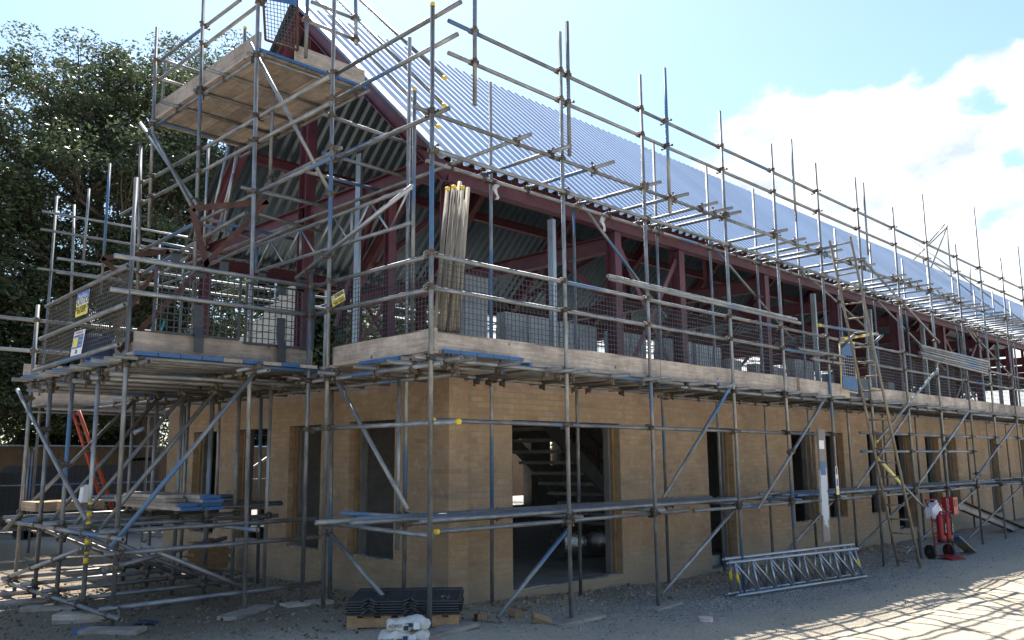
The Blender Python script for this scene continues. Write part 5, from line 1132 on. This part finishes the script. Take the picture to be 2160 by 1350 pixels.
# ------------------------------------------------------------------ boundary fences
fz0 = 0.0
def hoarding(A, B, H, label):
    A, B = Vector(A), Vector(B); d = (B-A).normalized(); n = Vector((0, 0, 1)).cross(d); L = (B-A).length
    root = empty('timber_fence', A, label, 'fence'); b = MB(); x = 0
    while x < L: b.bar(A+d*(x+.07)+n*rnd.uniform(-.006, .006), A+d*(x+.07)+Vector((0, 0, H+rnd.uniform(-.01, .01))), .138, .02, n); x += .143
    b.build('boards', MT['fence'], root)
    for k in range(int(L/2.4)+1): MB().bar(A+d*2.4*k+n*-.06, A+d*2.4*k+n*-.06+Vector((0, 0, H+.12)), .1, .1, n).build('post', MT['fence'], root)
    for z in (.35, H-.15): MB().bar(A+n*-.03+Vector((0, 0, z)), B+n*-.03+Vector((0, 0, z)), .04, .09).build('rail', MT['fence'], root)
hoarding((-12, 19.5, 0), (12, 19.5, 0), 2.02, 'tall brown close boarded fence under the big tree')
hoarding((12.2, 19.6, 0), (46, 19.6, 0), 2.0, 'brown close boarded fence along the far boundary behind the building')
def heras(p, q, label):
    p, q = Vector(p), Vector(q); root = empty('site_fence_panel', (p+q)/2, label, 'fence panel', 'galvanised site fence panels'); d = (q-p).normalized(); Z = Vector((0, 0, 1)); H = 1.95
    b = MB(); pts = [p, p+Z*(H-.14), p+d*.04+Z*(H-.04), p+d*.14+Z*H, q-d*.14+Z*H, q-d*.04+Z*(H-.04), q+Z*(H-.14), q]
    for k in range(7): b.rod(pts[k], pts[k+1], .019, 8)
    for z in (.15, 1.1): b.rod(p+Z*z, q+Z*z, .016, 8)
    b.build('frame', MT['tube_blue'], root)
    grid('mesh', p+Z*(H-.03), q+Z*(H-.03), p+Z*.15, q+Z*.15, 28, 9, .002, 'wire', root)
    for e in (p, q): MB().box((e.x-.12, e.y-.3, 0), (e.x+.12, e.y+.3, .12)).build('foot_block', MT['black'], root)
heras((-2.9, 14.6, 0), (.5, 14.3, 0), 'galvanised site fence panel at far left, cut by the photo edge'); heras((.56, 14.3, 0), (3.7, 14.6, 0), 'galvanised site fence panel with rounded corners behind the loading bay posts'); heras((4.1, 14.7, 0), (7.2, 14.7, 0), 'galvanised site fence panel nearest the far gable corner')
# dark covered trailer body beyond the fence panels
tb = empty('covered_trailer', (1.9, 16, 0), 'low dark tarpaulin covered trailer behind the site fence panels', 'trailer'); b = MB()
pr = [(0, .35), (0, 1.35), (.15, 1.5), (2.6, 1.5), (2.9, 1.38), (2.95, .35)]; n6 = len(pr)
b.add([Vector((.6+x, 15.4, z)) for x, z in pr]+[Vector((.6+x, 16.9, z)) for x, z in pr], [tuple(range(n6)), tuple(range(2*n6-1, n6-1, -1))]+[(i, n6+i, n6+(i+1) % n6, (i+1) % n6) for i in range(n6)]); b.build('cover', MT['black'], tb)
for x in (1.3, 2.6): MB().rod((x, 15.38, .3), (x, 15.55, .3), .3, 18).build('wheel', MT['black'], tb)

# ------------------------------------------------------------------ trees
def tree(label, name, base, H, trunk_r, blobs, n_leaf, leaf, lm, seed, limbs=9, bark='bark', flat=.75):
    r = random.Random(seed); rg = np.random.default_rng(seed); base = Vector(base)
    root = empty(name, base, label, 'tree'); b = MB()
    def limb(p, q, r0, r1, seg=5, wob=.12):
        pts = [p]; L = (q-p).length
        for k in range(1, seg+1):
            t = k/seg; pts.append(p.lerp(q, t)+Vector((r.uniform(-1, 1), r.uniform(-1, 1), r.uniform(-.6, .8)))*wob*L*.35*(1 if k < seg else .3)*(1-abs(t-.5)))
        for k in range(seg): b.rod(pts[k], pts[k+1], r0+(r1-r0)*k/seg, 7, r2=r0+(r1-r0)*(k+1)/seg, caps=False)
        return pts
    tp = limb(base-Vector((0, 0, .3)), base+Vector((r.uniform(-.4, .4), r.uniform(-.4, .4), H*.42)), trunk_r, trunk_r*.62, 6, .06)
    tips = []
    for c, rad in blobs:
        c = Vector(c); s = tp[r.choice((3, 4, 5, 6))]; m = limb(s, c, trunk_r*.42, trunk_r*.12, 6, .16)
        for k in range(limbs):
            a = r.uniform(0, 6.283); e = r.uniform(-.55, .9); q = c+Vector((math.cos(a)*math.cos(e), math.sin(a)*math.cos(e), math.sin(e)*flat))*rad*r.uniform(.55, .98)
            w = limb(m[r.choice((3, 4, 5, 6))], q, trunk_r*.11, trunk_r*.03, 5, .2)
            for j in range(4):
                q2 = w[r.choice((2, 3, 4, 5))]+Vector((r.gauss(0, 1), r.gauss(0, 1), r.gauss(0, .6)))*rad*.26; limb(w[r.choice((2, 3, 4))], q2, trunk_r*.035, trunk_r*.012, 3, .2); tips.append(q2)
            tips.append(q)
    b.build('trunk', MT[bark], root)
    tips = np.array([tuple(t) for t in tips]); ti = rg.integers(0, len(tips), n_leaf)
    cs = rg.uniform(.2, .52, len(tips))*(leaf/.07)**.5
    gs = rg.normal(0, 1, (n_leaf, 3)); gn = np.linalg.norm(gs, axis=1)[:, None]; gs = gs/gn*np.minimum(gn, 1.75)
    P = tips[ti]+gs*cs[ti][:, None]*np.array([1, 1, .5])
    A = rg.normal(0, 1, (n_leaf, 3)); A[:, 2] *= .5; A /= np.linalg.norm(A, axis=1)[:, None]
    Bv = np.cross(A, rg.normal(0, 1, (n_leaf, 3))); Bv /= np.linalg.norm(Bv, axis=1)[:, None]
    s = leaf*rg.uniform(.6, 1.3, n_leaf)[:, None]
    V = np.stack([P-A*s, P+Bv*s*.42, P+A*s, P-Bv*s*.42], 1).reshape(-1, 3)-np.array(tuple(base))
    me = bpy.data.meshes.new('crown'); me.vertices.add(4*n_leaf); me.vertices.foreach_set('co', V.astype(np.float32).ravel())
    me.loops.add(4*n_leaf); me.loops.foreach_set('vertex_index', np.arange(4*n_leaf, dtype=np.int32)); me.polygons.add(n_leaf)
    me.polygons.foreach_set('loop_start', np.arange(0, 4*n_leaf, 4, dtype=np.int32)); me.polygons.foreach_set('loop_total', np.full(n_leaf, 4, dtype=np.int32))
    me.materials.append(MT[lm]); me.update(calc_edges=True); link('crown', me, root, base)
def ray(px, py, D):
    d = (_F*FPX+_Rt*(px-1080)-_Up*(py-675)); d /= math.hypot(d.x, d.y); return CAM+d*D
bl = [(ray(x, y, D), rad) for x, y, D, rad in ((130, 240, 26, 2.4), (215, 210, 27, 2.2), (300, 215, 26, 2.3), (380, 210, 27, 2.0), (450, 190, 28, 1.8), (30, 300, 25, 2.6), (-90, 380, 25, 2.8), (180, 420, 25, 2.6), (360, 380, 26, 2.2), (60, 520, 25, 2.4), (250, 600, 25.5, 2.3), (-60, 640, 25, 2.6), (110, 730, 24.5, 2.2), (380, 560, 27, 2.0), (470, 330, 28, 1.9), (330, 760, 26, 2.0), (-150, 500, 26, 2.6), (440, 700, 28, 2.0), (30, 860, 25, 1.7), (200, 850, 25, 1.6))]
tb_ = ray(300, 1000, 27); tree('big spreading oak filling the left side behind the scaffold', 'oak_tree', (tb_.x, tb_.y, 0), 13, .5, bl, 300000, .060, 'leaf', 11, 14)
bl = [(ray(x, y, D), rad) for x, y, D, rad in ((-350, 250, 24, 3), (-420, 500, 24, 3), (-300, 700, 24, 2.6), (-520, 400, 24, 3))]
tb_ = ray(-380, 1000, 24); tree('broad oak standing left of the picture edge', 'oak_tree', (tb_.x, tb_.y, 0), 11, .34, bl, 26000, .14, 'leaf', 12, 6)
for k, (px, D, top, n, lab) in enumerate(((560, 31, 520, 22000, 'leafy tree seen through the open gable below the roof'), (700, 33, 560, 22000, 'leafy tree seen through the frame left of the corner column'), (860, 36, 590, 20000, 'leafy tree seen low behind the corner column'))):
    base = ray(px, 1000, D); h = ray(px, top, D).z
    bl = [((base.x+rnd.uniform(-2.2, 2.2), base.y+rnd.uniform(-1.5, 1.5), h*f), 2.0) for f in (.35, .5, .62, .78, .9)]
    tree(lab, 'leafy_tree', (base.x, base.y, 0), h*.8, .2, bl, n, .13, 'leaf', 20+k, 6)
for k, (px, D, top, n, lab) in enumerate(((1900, 44, 690, 16000, 'dark layered cedar seen through the open storey right of the ladder'), (1985, 50, 720, 14000, 'dark layered conifer seen through the frame farther right'), (1480, 46, 800, 12000, 'low dark conifer behind the block stacks in mid frame'))):
    base = ray(px, 1000, D); h = ray(px, top, D).z; bl = []
    for f in (.3, .42, .54, .66, .78, .9):
        for j in range(2): a = rnd.uniform(0, 6.28); bl.append(((base.x+math.cos(a)*1.6*(1.1-f), base.y+math.sin(a)*1.6*(1.1-f), h*f), 1.7*(1.25-f)+.4))
    tree(lab, 'conifer_tree', (base.x, base.y, 0), h*1.9, .18, bl, n, .12, 'leaf2', 40+k, 5, flat=.25)
# undergrowth along the boundary
def hedge(name, x0, x1, y, h, n, seed):
    rg = np.random.default_rng(seed); c = 90; cx = rg.uniform(x0, x1, c); cy = y+rg.normal(0, .5, c); cz = rg.uniform(.3, h, c); i = rg.integers(0, c, n)
    P = np.stack([cx[i], cy[i], cz[i]], 1)+rg.normal(0, .45, (n, 3)); P[:, 2] = np.abs(P[:, 2])
    A = rg.normal(0, 1, (n, 3)); A /= np.linalg.norm(A, axis=1)[:, None]; Bv = np.cross(A, rg.normal(0, 1, (n, 3))); Bv /= np.linalg.norm(Bv, axis=1)[:, None]
    V = np.stack([P-A*.09, P+Bv*.045, P+A*.09, P-Bv*.045], 1).reshape(-1, 3)
    o = link(name, mesh(name, V.tolist(), [(4*k, 4*k+1, 4*k+2, 4*k+3) for k in range(n)], MT['leaf'])); tag(o, kind='stuff')
hedge('undergrowth', -6, 16, 21.5, 5.2, 110000, 5); hedge('undergrowth', 14, 50, 22.5, 3.2, 20000, 6)
